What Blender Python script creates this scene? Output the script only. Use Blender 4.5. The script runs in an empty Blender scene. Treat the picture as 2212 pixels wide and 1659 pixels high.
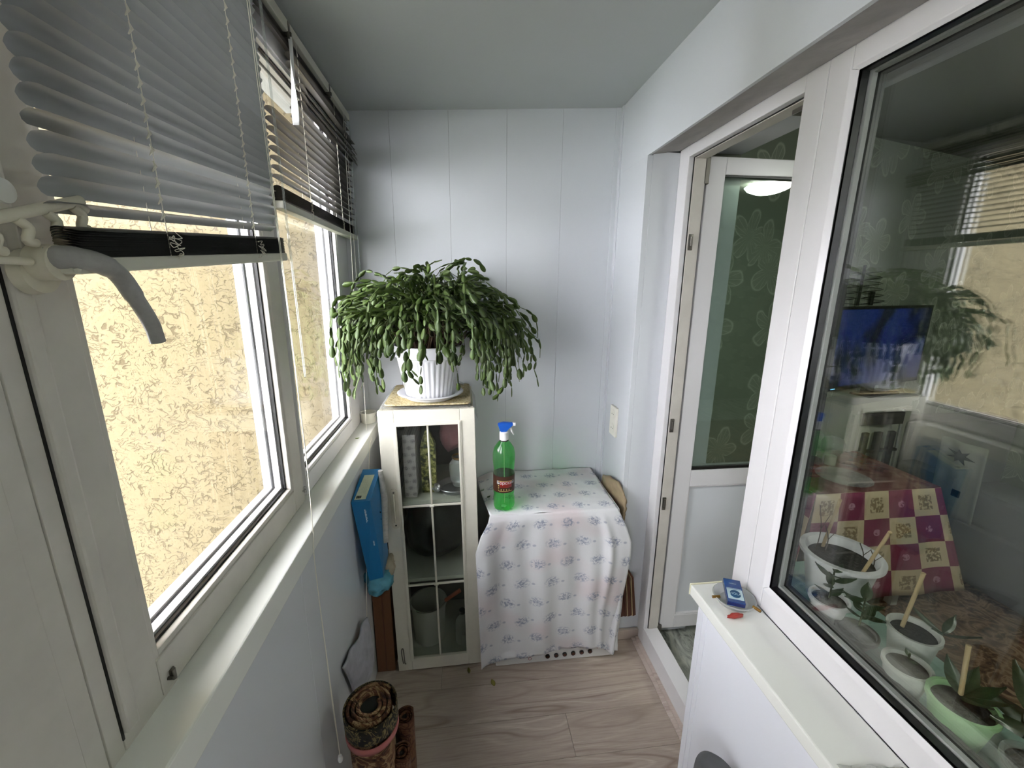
import bpy, bmesh, math, random
from mathutils import Vector, Matrix, noise
S = bpy.context.scene
COL = S.collection
random.seed(7)

# ------------------------------------------------------------------ camera, world, exposure
cam = bpy.data.cameras.new('camera'); camo = bpy.data.objects.new('camera', cam); COL.objects.link(camo)
cam.sensor_width = 36.0; cam.lens = 36.0 * 900.98 / 2212.0; cam.clip_start = 0.02; cam.clip_end = 200
XR = Vector((0.99286279, -0.11899782, 0.00793659))      # camera right in world
DN = Vector((-0.01978307, -0.22995525, -0.97300011))    # camera down in world
FW = Vector((0.11760996, 0.9658986, -0.23066816))       # camera forward in world
mw = Matrix((XR, -DN, -FW)).transposed().to_4x4(); mw.translation = Vector((0, 0, 1.7324))
camo.matrix_world = mw
S.camera = camo
S.view_settings.view_transform = 'Standard'; S.view_settings.look = 'None'
S.view_settings.exposure = 0.70; S.view_settings.gamma = 1.0; S.view_settings.use_curve_mapping = False
SKY = 12.0
LAMP = 60.0
w = bpy.data.worlds.new('overcast_sky'); S.world = w; w.use_nodes = True
bg = w.node_tree.nodes['Background']; bg.inputs[0].default_value = (0.96, 0.962, 1.0, 1); bg.inputs[1].default_value = SKY
cy = S.cycles
cy.use_denoising = True; cy.max_bounces = 12; cy.diffuse_bounces = 6; cy.glossy_bounces = 5
cy.transmission_bounces = 10; cy.transparent_max_bounces = 32; cy.sample_clamp_indirect = 6.0
cy.caustics_reflective = False; cy.caustics_refractive = False

# ------------------------------------------------------------------ materials
def srgb(c):
    return tuple((v / 12.92 if v <= .04045 else ((v + .055) / 1.055) ** 2.4) for v in [x / 255 for x in c]) + (1,)
class NT:
    """small helper to wire nodes"""
    def __init__(s, name):
        s.m = bpy.data.materials.new(name); s.m.use_nodes = True; s.t = s.m.node_tree
        s.b = s.t.nodes['Principled BSDF']; s.out = s.t.nodes['Material Output']
    def n(s, kind, **kw):
        nd = s.t.nodes.new(kind)
        for k, v in kw.items(): setattr(nd, k, v)
        return nd
    def l(s, a, b): s.t.links.new(a, b)
    def math(s, op, a, b=None, c=None):
        nd = s.n('ShaderNodeMath', operation=op)
        for i, v in enumerate((a, b, c)):
            if v is None: continue
            if isinstance(v, (int, float)): nd.inputs[i].default_value = v
            else: s.l(v, nd.inputs[i])
        return nd.outputs[0]
    def mix(s, f, a, b):
        nd = s.n('ShaderNodeMix', data_type='RGBA')
        for sock, v in ((nd.inputs['Factor'], f), (nd.inputs[6], a), (nd.inputs[7], b)):
            if isinstance(v, (int, float)): sock.default_value = v
            elif isinstance(v, tuple): sock.default_value = v
            else: s.l(v, sock)
        return nd.outputs[2]
    def coord(s, kind='Object'): return s.n('ShaderNodeTexCoord').outputs[kind]
    def noise(s, v, scale, detail=2, rough=.5, dist=0, out=0):
        nd = s.n('ShaderNodeTexNoise'); nd.inputs['Scale'].default_value = scale; nd.inputs['Detail'].default_value = detail
        nd.inputs['Roughness'].default_value = rough; nd.inputs['Distortion'].default_value = dist; s.l(v, nd.inputs['Vector']); return nd.outputs[out]
    def ramp(s, f, stops, interp='LINEAR'):
        nd = s.n('ShaderNodeValToRGB'); cr = nd.color_ramp; cr.interpolation = interp
        while len(cr.elements) < len(stops): cr.elements.new(.5)
        for e, (p, c) in zip(cr.elements, stops): e.position = p; e.color = c
        s.l(f, nd.inputs[0]); return nd.outputs[0]
    def bump(s, h, strength=.3, dist=.01):
        nd = s.n('ShaderNodeBump'); nd.inputs['Strength'].default_value = strength; nd.inputs['Distance'].default_value = dist
        s.l(h, nd.inputs['Height']); s.l(nd.outputs[0], s.b.inputs['Normal'])
    def sep(s, v):
        nd = s.n('ShaderNodeSeparateXYZ'); s.l(v, nd.inputs[0]); return nd.outputs
    def comb(s, x, y, z=0.0):
        nd = s.n('ShaderNodeCombineXYZ')
        for i, v in enumerate((x, y, z)):
            if isinstance(v, (int, float)): nd.inputs[i].default_value = v
            else: s.l(v, nd.inputs[i])
        return nd.outputs[0]
    def mapping(s, v, scale=(1, 1, 1), rot=(0, 0, 0)):
        nd = s.n('ShaderNodeMapping'); nd.inputs['Scale'].default_value = scale; nd.inputs['Rotation'].default_value = rot
        s.l(v, nd.inputs[0]); return nd.outputs[0]
MAT = {}
def plain(name, rgb, rough=.5, metal=0, spec=.5, trans=0, bump=None, sss=0, coat=0, vary=0, vscale=8):
    N = NT(name); c = srgb(rgb)
    N.b.inputs['Base Color'].default_value = c; N.b.inputs['Roughness'].default_value = rough
    N.b.inputs['Metallic'].default_value = metal; N.b.inputs['Specular IOR Level'].default_value = spec
    N.b.inputs['Transmission Weight'].default_value = trans; N.b.inputs['Coat Weight'].default_value = coat
    N.b.inputs['Coat Roughness'].default_value = .08
    if vary:
        f = N.noise(N.coord(), vscale, 4, .6)
        c2 = tuple(x * (1 - vary) for x in c[:3]) + (1,)
        N.l(N.mix(N.ramp(f, [(.35, (0, 0, 0, 1)), (.7, (1, 1, 1, 1))]), c, c2), N.b.inputs['Base Color'])
    if bump: N.bump(N.noise(N.coord(), bump[0], 3), bump[1], bump[2])
    MAT[name] = N.m; return N.m
plain('pvc_panel', (214, 217, 222), .22, bump=(60, .02, .002))
plain('pvc_ceiling', (186, 190, 190), .33, bump=(50, .02, .002))
plain('pvc_parapet', (232, 234, 242), .32)
plain('pvc_frame', (220, 218, 220), .28)
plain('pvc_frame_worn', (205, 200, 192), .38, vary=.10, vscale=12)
plain('pvc_sill', (236, 237, 232), .24)
plain('cream_cap', (232, 228, 200), .45)
plain('soffit_plaster', (176, 172, 170), .8, vary=.22, vscale=9, bump=(25, .3, .01))
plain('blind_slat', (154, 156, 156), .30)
plain('blind_far_slat_shaded', (84, 80, 76), .35)  # shade on the slat undersides is put into this darker colour
plain('blind_stack_shaded', (62, 62, 62), .5)  # bunched slats: the shade between them is painted as a darker slat colour
plain('blind_rail', (200, 198, 184), .4)
plain('cord_white', (226, 222, 208), .7)
plain('black_rubber', (18, 18, 19), .4)
plain('dark_gasket', (34, 35, 37), .3)
plain('spacer_grey', (186, 188, 186), .5)
plain('gap_dark', (8, 8, 8), .9)
plain('handle_cream', (214, 208, 190), .4, vary=.12, vscale=30)
plain('handle_metal', (160, 158, 156), .4, vary=.25, vscale=40)
plain('metal_dull', (120, 116, 110), .4, metal=.8)
plain('brass', (150, 116, 60), .3, metal=.9)
plain('chrome', (200, 200, 200), .15, metal=1)
plain('cabinet_paint', (226, 222, 208), .45, vary=.07, vscale=14)
plain('shelf_paint', (200, 203, 192), .6)
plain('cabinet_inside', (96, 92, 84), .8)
plain('ceramic_white', (240, 240, 240), .25)
plain('pot_white', (238, 238, 242), .35)
plain('pot_grey', (205, 208, 203), .5, vary=.1, vscale=20)
plain('pot_green', (160, 205, 150), .5, vary=.1, vscale=20)
plain('pot_dark', (42, 36, 34), .45)
plain('soil', (30, 26, 22), .95, vary=.5, vscale=60, bump=(90, .8, .01))
plain('stem_brown', (70, 50, 36), .8)
plain('stem_green', (70, 86, 40), .6)
plain('wood_stick', (196, 172, 128), .7)
plain('blue_card', (10, 100, 152), .42)
plain('blue_card_dark', (8, 66, 104), .5)
plain('label_paper', (196, 204, 180), .6, vary=.12, vscale=70)
plain('print_white', (205, 218, 226), .6)
plain('print_dark', (30, 30, 30), .6)
plain('cardboard', (104, 68, 42), .85, vary=.15, vscale=10)
plain('teal_bag', (80, 150, 172), .5, vary=.25, vscale=20)
plain('pale_bag', (170, 160, 138), .6, vary=.3, vscale=24)
plain('newspaper', (188, 186, 180), .8, vary=.35, vscale=45)
plain('grey_cloth', (176, 176, 184), .85, vary=.25, vscale=22)
plain('pink_tape', (150, 84, 80), .7)
plain('rug_backing', (26, 22, 20), .95)
plain('rug_plain', (110, 72, 40), .95, vary=.3, vscale=30)
plain('blue_plastic', (22, 88, 190), .3)
plain('white_plastic', (240, 240, 240), .3)
plain('label_dark', (62, 34, 18), .45)
plain('label_red', (150, 28, 22), .4)
plain('label_gold', (200, 176, 110), .4)
plain('brown_paper', (156, 138, 110), .8, vary=.3, vscale=20)
plain('folder_brown', (84, 46, 30), .7); plain('folder_gold', (170, 140, 70), .6); plain('folder_tan', (190, 168, 130), .7)
plain('outlet_white', (232, 230, 218), .3)
plain('pack_blue', (24, 62, 120), .25, coat=.6)
plain('pack_silver', (176, 200, 208), .3, coat=.5)
plain('pack_navy', (10, 28, 92), .3, coat=.5)
plain('red_plastic', (150, 48, 42), .35)
plain('hose_grey', (96, 98, 100), .35)
plain('dry_leaf', (118, 112, 40), .6); plain('green_leaf', (120, 140, 80), .6)
plain('white_appliance', (222, 222, 220), .4)
plain('knob_dark', (54, 54, 56), .6)
plain('icon_red', (150, 50, 60), .6)
plain('tv_black', (12, 12, 13), .25)
plain('chair_metal', (190, 192, 190), .3, metal=.6)
plain('chair_slat', (44, 40, 38), .5)
plain('towel', (140, 144, 134), .9, vary=.12, vscale=20)
plain('maple_dark', (20, 20, 32), .9)
plain('fridge_white', (176, 180, 166), .4)
plain('sofa_grey', (96, 98, 98), .9)
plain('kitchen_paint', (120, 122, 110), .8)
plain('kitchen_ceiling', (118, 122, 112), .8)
plain('teal_sill', (150, 180, 170), .35)
plain('pink_flower', (200, 40, 130), .5)
plain('bird_white', (214, 210, 190), .4)
plain('jam_pink', (150, 100, 104), .5)
plain('foil', (200, 200, 205), .3, metal=.9)
plain('black_bag', (10, 12, 14), .35)
plain('bucket_grey', (190, 190, 182), .5)
plain('orange_thing', (170, 80, 40), .6)
plain('ground', (120, 124, 112), .9)
plain('building_grey', (150, 146, 138), .9)
plain('leaf_dark', (44, 66, 34), .35, vary=.25, vscale=14)
plain('leaf_dry_tip', (120, 60, 60), .5)
plain('plastic_scrap', (220, 222, 222), .15)

def glass_mat(name, tint=(1, 1, 1, 1), ior=1.5, rough=0.0, haze=0.0):
    N = NT(name); t = N.t; t.nodes.remove(N.b)
    tr = N.n('ShaderNodeBsdfTransparent'); tr.inputs[0].default_value = tint
    gl = N.n('ShaderNodeBsdfGlossy'); gl.inputs['Roughness'].default_value = rough; gl.inputs[0].default_value = (1, 1, 1, 1)
    ge = N.n('ShaderNodeNewGeometry')
    io = N.math('ADD', N.math('MULTIPLY', ge.outputs['Backfacing'], 1 / ior - ior), ior)
    fr = N.n('ShaderNodeFresnel'); N.l(io, fr.inputs['IOR'])
    mx = N.n('ShaderNodeMixShader'); N.l(fr.outputs[0], mx.inputs[0]); N.l(tr.outputs[0], mx.inputs[1]); N.l(gl.outputs[0], mx.inputs[2])
    last = mx.outputs[0]
    if haze:
        df = N.n('ShaderNodeBsdfDiffuse'); df.inputs[0].default_value = (.8, .82, .8, 1)
        m2 = N.n('ShaderNodeMixShader'); m2.inputs[0].default_value = haze
        N.l(last, m2.inputs[1]); N.l(df.outputs[0], m2.inputs[2]); last = m2.outputs[0]
    N.l(last, N.out.inputs[0]); MAT[name] = N.m
glass_mat('window_glass', (.98, .98, .98, 1), 1.25)
glass_mat('kitchen_glass', (.96, .968, .955, 1), 1.8)
glass_mat('door_glass', (.93, .96, .94, 1), 1.62)
glass_mat('cabinet_glass', (.9, .92, .9, 1), 1.35, .02, .008)
glass_mat('clear_plastic', (.95, .95, .95, 1), 1.4, .15, .12)
glass_mat('green_bottle', (.30, .86, .36, 1), 1.5, .05, .03)
glass_mat('ash_glass', (.9, .9, .9, 1), 1.6, .04, .35)
glass_mat('jar_glass', (.92, .94, .94, 1), 1.5, .03, .15)

def emit(name, col, st):
    N = NT(name); N.b.inputs['Emission Color'].default_value = col; N.b.inputs['Emission Strength'].default_value = st
    N.b.inputs['Base Color'].default_value = (.8, .8, .8, 1); MAT[name] = N.m
emit('lamp_glow', (.95, 1, .9, 1), LAMP)
emit('led_blue', (.1, .6, 1, 1), 1.0)
# television screen showing a flat blue picture
N = NT('tv_screen'); f = N.noise(N.coord(), 3.0, 2, .5, .6)
c = N.ramp(f, [(.35, (.002, .004, .02, 1)), (.5, (.002, .02, .16, 1)), (.7, (.01, .03, .12, 1))])
N.l(c, N.b.inputs['Emission Color']); N.b.inputs['Emission Strength'].default_value = .35
N.b.inputs['Base Color'].default_value = (.01, .01, .02, 1); N.b.inputs['Roughness'].default_value = .2; MAT['tv_screen'] = N.m
# yellow bark beetle render
N = NT('yellow_render'); v = N.coord()
n1 = N.noise(v, 14, 4, .6, 1.2); warp = N.n('ShaderNodeVectorMath', operation='ADD'); N.l(v, warp.inputs[0])
nn = N.n('ShaderNodeTexNoise'); nn.inputs['Scale'].default_value = 9; N.l(v, nn.inputs['Vector'])
sc = N.n('ShaderNodeVectorMath', operation='SCALE'); N.l(nn.outputs['Color'], sc.inputs[0]); sc.inputs['Scale'].default_value = .16
N.l(sc.outputs[0], warp.inputs[1])
vo = N.n('ShaderNodeTexVoronoi', feature='DISTANCE_TO_EDGE'); vo.inputs['Scale'].default_value = 11; N.l(warp.outputs[0], vo.inputs['Vector'])
sq1 = N.ramp(N.math('ABSOLUTE', N.math('SUBTRACT', N.noise(warp.outputs[0], 17, 1.5, .5), .5)), [(.012, (1, 1, 1, 1)), (.034, (0, 0, 0, 1))])
sq2 = N.ramp(N.math('ABSOLUTE', N.math('SUBTRACT', N.noise(N.mapping(warp.outputs[0], (1, 1, 2.0)), 24, 1.0, .5), .47)), [(.012, (1, 1, 1, 1)), (.036, (0, 0, 0, 1))])
g1 = N.ramp(N.noise(v, 13, 3, .6), [(.48, (0, 0, 0, 1)), (.54, (1, 1, 1, 1))]); g2 = N.ramp(N.noise(v, 19, 3, .6), [(.50, (0, 0, 0, 1)), (.56, (1, 1, 1, 1))])
groove = N.math('MAXIMUM', N.math('MULTIPLY', sq1, g1), N.math('MULTIPLY', sq2, g2))
pits = N.ramp(N.noise(v, 85, 2, .5), [(.67, (0, 0, 0, 1)), (.71, (1, 1, 1, 1))])
groove = N.math('MAXIMUM', groove, N.math('MULTIPLY', pits, .6))
base = N.mix(N.noise(v, 1.6, 3), srgb((98, 88, 64)), srgb((107, 97, 72)))
N.l(N.mix(N.math('MULTIPLY', groove, .8), base, srgb((66, 56, 34))), N.b.inputs['Base Color'])
N.b.inputs['Roughness'].default_value = .95
N.bump(N.math('SUBTRACT', N.math('MULTIPLY', n1, .25), groove), .5, .012); MAT['yellow_render'] = N.m
# laminate: pale greyed oak with cathedral grain running across the balcony
def wood(name, a, b, c, sc=1.0):
    N = NT(name); v = N.coord('Object'); oi = N.n('ShaderNodeObjectInfo').outputs['Random']
    s = N.sep(v); vx = N.math('ADD', s[0], N.math('MULTIPLY', oi, 13.7)); p = N.comb(vx, N.math('ADD', s[1], N.math('MULTIPLY', oi, 3.1)), s[2])
    n_ = N.noise(N.mapping(p, (1.1 * sc, 7.5 * sc, 1)), 1.0, 1.5, .45, .35)
    rings = N.math('PINGPONG', N.math('MULTIPLY', n_, 15.0), 1.0)
    where = N.ramp(N.noise(N.mapping(p, (1.6, 5, 1)), 1.0, 1), [(.40, (.12, .12, .12, 1)), (.60, (1, 1, 1, 1))])
    fine = N.noise(N.mapping(p, (8, 150, 1)), 1.2, 3, .6)
    col = N.ramp(rings, [(0.0, a), (.30, b), (.75, b), (1, c)])
    col = N.mix(where, b, col)
    col = N.mix(N.ramp(fine, [(.45, (0, 0, 0, 1)), (.75, (.5, .5, .5, 1))]), col, a)
    N.l(col, N.b.inputs['Base Color']); N.b.inputs['Roughness'].default_value = .42
    N.bump(fine, .08, .002); MAT[name] = N.m
wood('laminate', srgb((136, 120, 108)), srgb((172, 158, 146)), srgb((190, 178, 166)))
wood('trim_wood', srgb((168, 152, 142)), srgb((192, 178, 168)), srgb((206, 196, 188)), 2)
# marbled lino of the kitchen
N = NT('kitchen_lino'); f = N.noise(N.mapping(N.coord(), (4, 1.5, 1), (0, 0, .7)), 5, 5, .6, 1.5)
N.l(N.ramp(f, [(.35, srgb((98, 102, 98))), (.5, srgb((165, 168, 160))), (.65, srgb((185, 188, 176)))]), N.b.inputs['Base Color']); N.b.inputs['Roughness'].default_value = .4; MAT['kitchen_lino'] = N.m
# brown patterned rugs
def rug(name, sc, dark, mid, light):
    N = NT(name); v = N.coord()
    f = N.noise(v, sc, 3, .6, 2.2)
    N.l(N.ramp(f, [(.30, dark), (.43, mid), (.50, light), (.54, mid), (.62, dark), (.68, light)], 'LINEAR'), N.b.inputs['Base Color'])
    N.b.inputs['Roughness'].default_value = 1; N.bump(N.noise(v, sc * 30, 2), .5, .004); MAT[name] = N.m
rug('rug_pattern', 12, srgb((44, 22, 14)), srgb((92, 56, 32)), srgb((140, 114, 80)))
rug('rug_dark', 22, srgb((22, 18, 16)), srgb((34, 28, 24)), srgb((120, 104, 66)))
rug('rug_pattern_red', 16, srgb((56, 26, 16)), srgb((76, 42, 24)), srgb((96, 66, 40)))
rug('carpet_kitchen', 6, srgb((58, 44, 36)), srgb((108, 84, 62)), srgb((150, 128, 104)))
# wallpaper with pale outlined flowers on grey green
def wallpaper(name, ca, cb, cl):
    N = NT(name); v = N.coord(); s = N.sep(v); p = N.comb(N.math('MULTIPLY', N.math('ADD', s[0], s[1]), .8), s[2], 0.0)
    vo = N.n('ShaderNodeTexVoronoi', feature='F1', voronoi_dimensions='2D'); vo.inputs['Scale'].default_value = 3.1; N.l(p, vo.inputs['Vector'])
    sb = N.n('ShaderNodeVectorMath', operation='SUBTRACT'); N.l(p, sb.inputs[0]); N.l(vo.outputs['Position'], sb.inputs[1])
    d = N.sep(sb.outputs[0]); ang = N.math('ARCTAN2', d[1], d[0]); dist = vo.outputs['Distance']
    pet = N.math('ABSOLUTE', N.math('SINE', N.math('ADD', N.math('MULTIPLY', ang, 2.5), N.math('MULTIPLY', N.noise(p, 5, 2), 3.0))))
    edge = N.math('SUBTRACT', dist, N.math('ADD', N.math('MULTIPLY', pet, .26), .16))
    line = N.ramp(N.math('ABSOLUTE', edge), [(0, (1, 1, 1, 1)), (.035, (0, 0, 0, 1))])
    vein = N.math('MULTIPLY', N.ramp(N.math('ABSOLUTE', N.math('SINE', N.math('MULTIPLY', ang, 10.5))), [(0, (1, 1, 1, 1)), (.25, (0, 0, 0, 1))]), N.ramp(edge, [(0, (1, 1, 1, 1)), (.01, (0, 0, 0, 1))]))
    base = N.mix(N.ramp(edge, [(0, (1, 1, 1, 1)), (.02, (0, 0, 0, 1))]), ca, cb)
    base = N.mix(N.math('MULTIPLY', N.noise(p, 9, 4, .6), .4), base, ca)
    N.l(N.mix(N.math('MULTIPLY', N.math('MAXIMUM', line, vein), .6), base, cl), N.b.inputs['Base Color']); N.b.inputs['Roughness'].default_value = .6; MAT[name] = N.m
wallpaper('wallpaper', srgb((132, 142, 126)), srgb((152, 161, 145)), srgb((208, 216, 198)))
# printed cloths and boxes: staggered little sprigs
def sprigs(name, ground, ink, cell, blob, rough=.85, translucent=0, kind='UV', fold=0, pink=None):
    N = NT(name); v = N.coord(kind); s = N.sep(v)
    if kind == 'Object': v = N.comb(s[0], s[2]); s = N.sep(v)
    u = N.math('DIVIDE', s[0], cell[0]); w_ = N.math('DIVIDE', s[1], cell[1])
    row = N.math('FLOOR', w_); u = N.math('ADD', u, N.math('MULTIPLY', N.math('MODULO', N.math('ABSOLUTE', row), 2.0), .5))
    fu = N.math('SUBTRACT', N.math('FRACT', u), .5); fw = N.math('SUBTRACT', N.math('FRACT', w_), .5)
    ang = N.math('ARCTAN2', fw, fu)
    r = N.math('SQRT', N.math('ADD', N.math('POWER', fu, 2.0), N.math('POWER', fw, 2.0)))
    nz = N.noise(v, 11.0 / cell[0], 2, .7)
    a = N.ramp(r, [(blob * .5, (1, 1, 1, 1)), (blob, (0, 0, 0, 1))])
    b = N.ramp(nz, [(.46, (0, 0, 0, 1)), (.55, (1, 1, 1, 1))])
    r2 = N.math('SQRT', N.math('ADD', N.math('POWER', N.math('SUBTRACT', fu, blob * 1.25), 2.0), N.math('POWER', N.math('ADD', fw, .05), 2.0)))
    sat = N.ramp(r2, [(blob * .12, (1, 1, 1, 1)), (blob * .25, (0, 0, 0, 1))])
    core = N.math('MULTIPLY', N.ramp(r, [(0.0, (1, 1, 1, 1)), (blob * .55, (0, 0, 0, 1))]), .55)
    m = N.math('MULTIPLY', N.math('MAXIMUM', N.math('MAXIMUM', N.math('MULTIPLY', a, b), core), N.math('MULTIPLY', sat, .7)), .8)
    g = ground
    if pink: g = N.mix(N.ramp(N.noise(v, 4.0, 1), [(.5, (0, 0, 0, 1)), (.65, (1, 1, 1, 1))]), ground, pink)
    col = N.mix(m, g, ink); N.l(col, N.b.inputs['Base Color']); N.b.inputs['Roughness'].default_value = rough
    if translucent:
        tl = N.n('ShaderNodeBsdfTranslucent'); N.l(col, tl.inputs[0]); mx = N.n('ShaderNodeMixShader'); mx.inputs[0].default_value = translucent
        N.l(N.b.outputs[0], mx.inputs[1]); N.l(tl.outputs[0], mx.inputs[2]); N.l(mx.outputs[0], N.out.inputs[0])
    if fold: N.bump(N.noise(N.mapping(v, (1, .35, 1)), 9, 3, .5, .8), fold * .5, .02)
    MAT[name] = N.m
sprigs('sheet_print', srgb((226, 226, 228)), srgb((128, 136, 162)), (.122, .100), .30, .85, .12, 'UV', .35, srgb((222, 212, 214)))
sprigs('box_print', srgb((206, 200, 202)), srgb((92, 84, 92)), (.034, .030), .40, .6, 0, 'Object')
# table cloth: plum and cream squares with sprigs
N = NT('table_squares'); v = N.coord('UV'); s = N.sep(v); q = .155
u = N.math('DIVIDE', s[0], q); w_ = N.math('DIVIDE', s[1], q)
par = N.math('MODULO', N.math('ADD', N.math('FLOOR', N.math('ADD', u, 40.0)), N.math('FLOOR', N.math('ADD', w_, 40.0))), 2.0)
fu = N.math('ABSOLUTE', N.math('SUBTRACT', N.math('FRACT', N.math('ADD', u, 40.0)), .5)); fw = N.math('ABSOLUTE', N.math('SUBTRACT', N.math('FRACT', N.math('ADD', w_, 40.0)), .5))
mx = N.math('MAXIMUM', fu, fw); nz = N.noise(v, 60, 2, .5)
sq = N.math('MULTIPLY', N.math('LESS_THAN', mx, .27), N.ramp(nz, [(.42, (0, 0, 0, 1)), (.52, (1, 1, 1, 1))]))
cream = N.mix(N.math('MULTIPLY', sq, .8), srgb((206, 190, 156)), srgb((112, 84, 40)))
rr = N.math('SQRT', N.math('ADD', N.math('POWER', fu, 2.0), N.math('POWER', fw, 2.0)))
fl = N.math('MULTIPLY', N.math('LESS_THAN', rr, .13), N.ramp(nz, [(.4, (0, 0, 0, 1)), (.5, (1, 1, 1, 1))]))
plum = N.mix(N.math('MULTIPLY', fl, .6), N.mix(N.noise(v, 7, 2), srgb((112, 34, 62)), srgb((146, 56, 92))), srgb((220, 180, 200)))
N.l(N.mix(par, plum, cream), N.b.inputs['Base Color']); N.b.inputs['Roughness'].default_value = .8; MAT['table_squares'] = N.m
N = NT('table_oilcloth'); v = N.coord('UV')
N.l(N.ramp(N.noise(v, 9, 4, .6, 1), [(.4, srgb((112, 52, 50))), (.55, srgb((140, 92, 82))), (.68, srgb((168, 140, 120)))]), N.b.inputs['Base Color']); N.b.inputs['Roughness'].default_value = .18; MAT['table_oilcloth'] = N.m
# cork like mat
N = NT('cork_mat'); f = N.noise(N.coord(), 120, 4, .7)
N.l(N.ramp(f, [(.35, srgb((140, 118, 72))), (.5, srgb((192, 178, 138))), (.65, srgb((208, 198, 164)))]), N.b.inputs['Base Color']); N.b.inputs['Roughness'].default_value = .9; MAT['cork_mat'] = N.m
# cactus leaf: waxy green, lighter and darker joints
N = NT('cactus_leaf'); oi = N.n('ShaderNodeObjectInfo').outputs['Random']; f = N.noise(N.coord('Object'), 16, 2)
c = N.mix(f, srgb((56, 74, 36)), srgb((94, 114, 56))); c = N.mix(N.math('MULTIPLY', oi, .45), c, srgb((46, 70, 34)))
N.l(c, N.b.inputs['Base Color']); N.b.inputs['Roughness'].default_value = .38
tl = N.n('ShaderNodeBsdfTranslucent'); tl.inputs[0].default_value = srgb((130, 160, 40)); mxs = N.n('ShaderNodeMixShader'); mxs.inputs[0].default_value = .16
N.l(N.b.outputs[0], mxs.inputs[1]); N.l(tl.outputs[0], mxs.inputs[2]); N.l(mxs.outputs[0], N.out.inputs[0]); MAT['cactus_leaf'] = N.m
# carton of plants: white card with a green leafy foot
N = NT('leafy_carton'); v = N.coord(); s = N.sep(v)
h = N.math('ADD', N.math('SUBTRACT', s[2], .96), N.math('MULTIPLY', N.math('SUBTRACT', N.noise(v, 40, 2), .5), .06))
lf = N.ramp(N.noise(v, 70, 3), [(.38, srgb((48, 54, 24))), (.5, srgb((122, 124, 54))), (.62, srgb((190, 184, 120)))])
N.l(N.mix(N.math('LESS_THAN', h, 0.0), srgb((206, 210, 214)), lf), N.b.inputs['Base Color']); N.b.inputs['Roughness'].default_value = .5; MAT['leafy_carton'] = N.m

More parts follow.
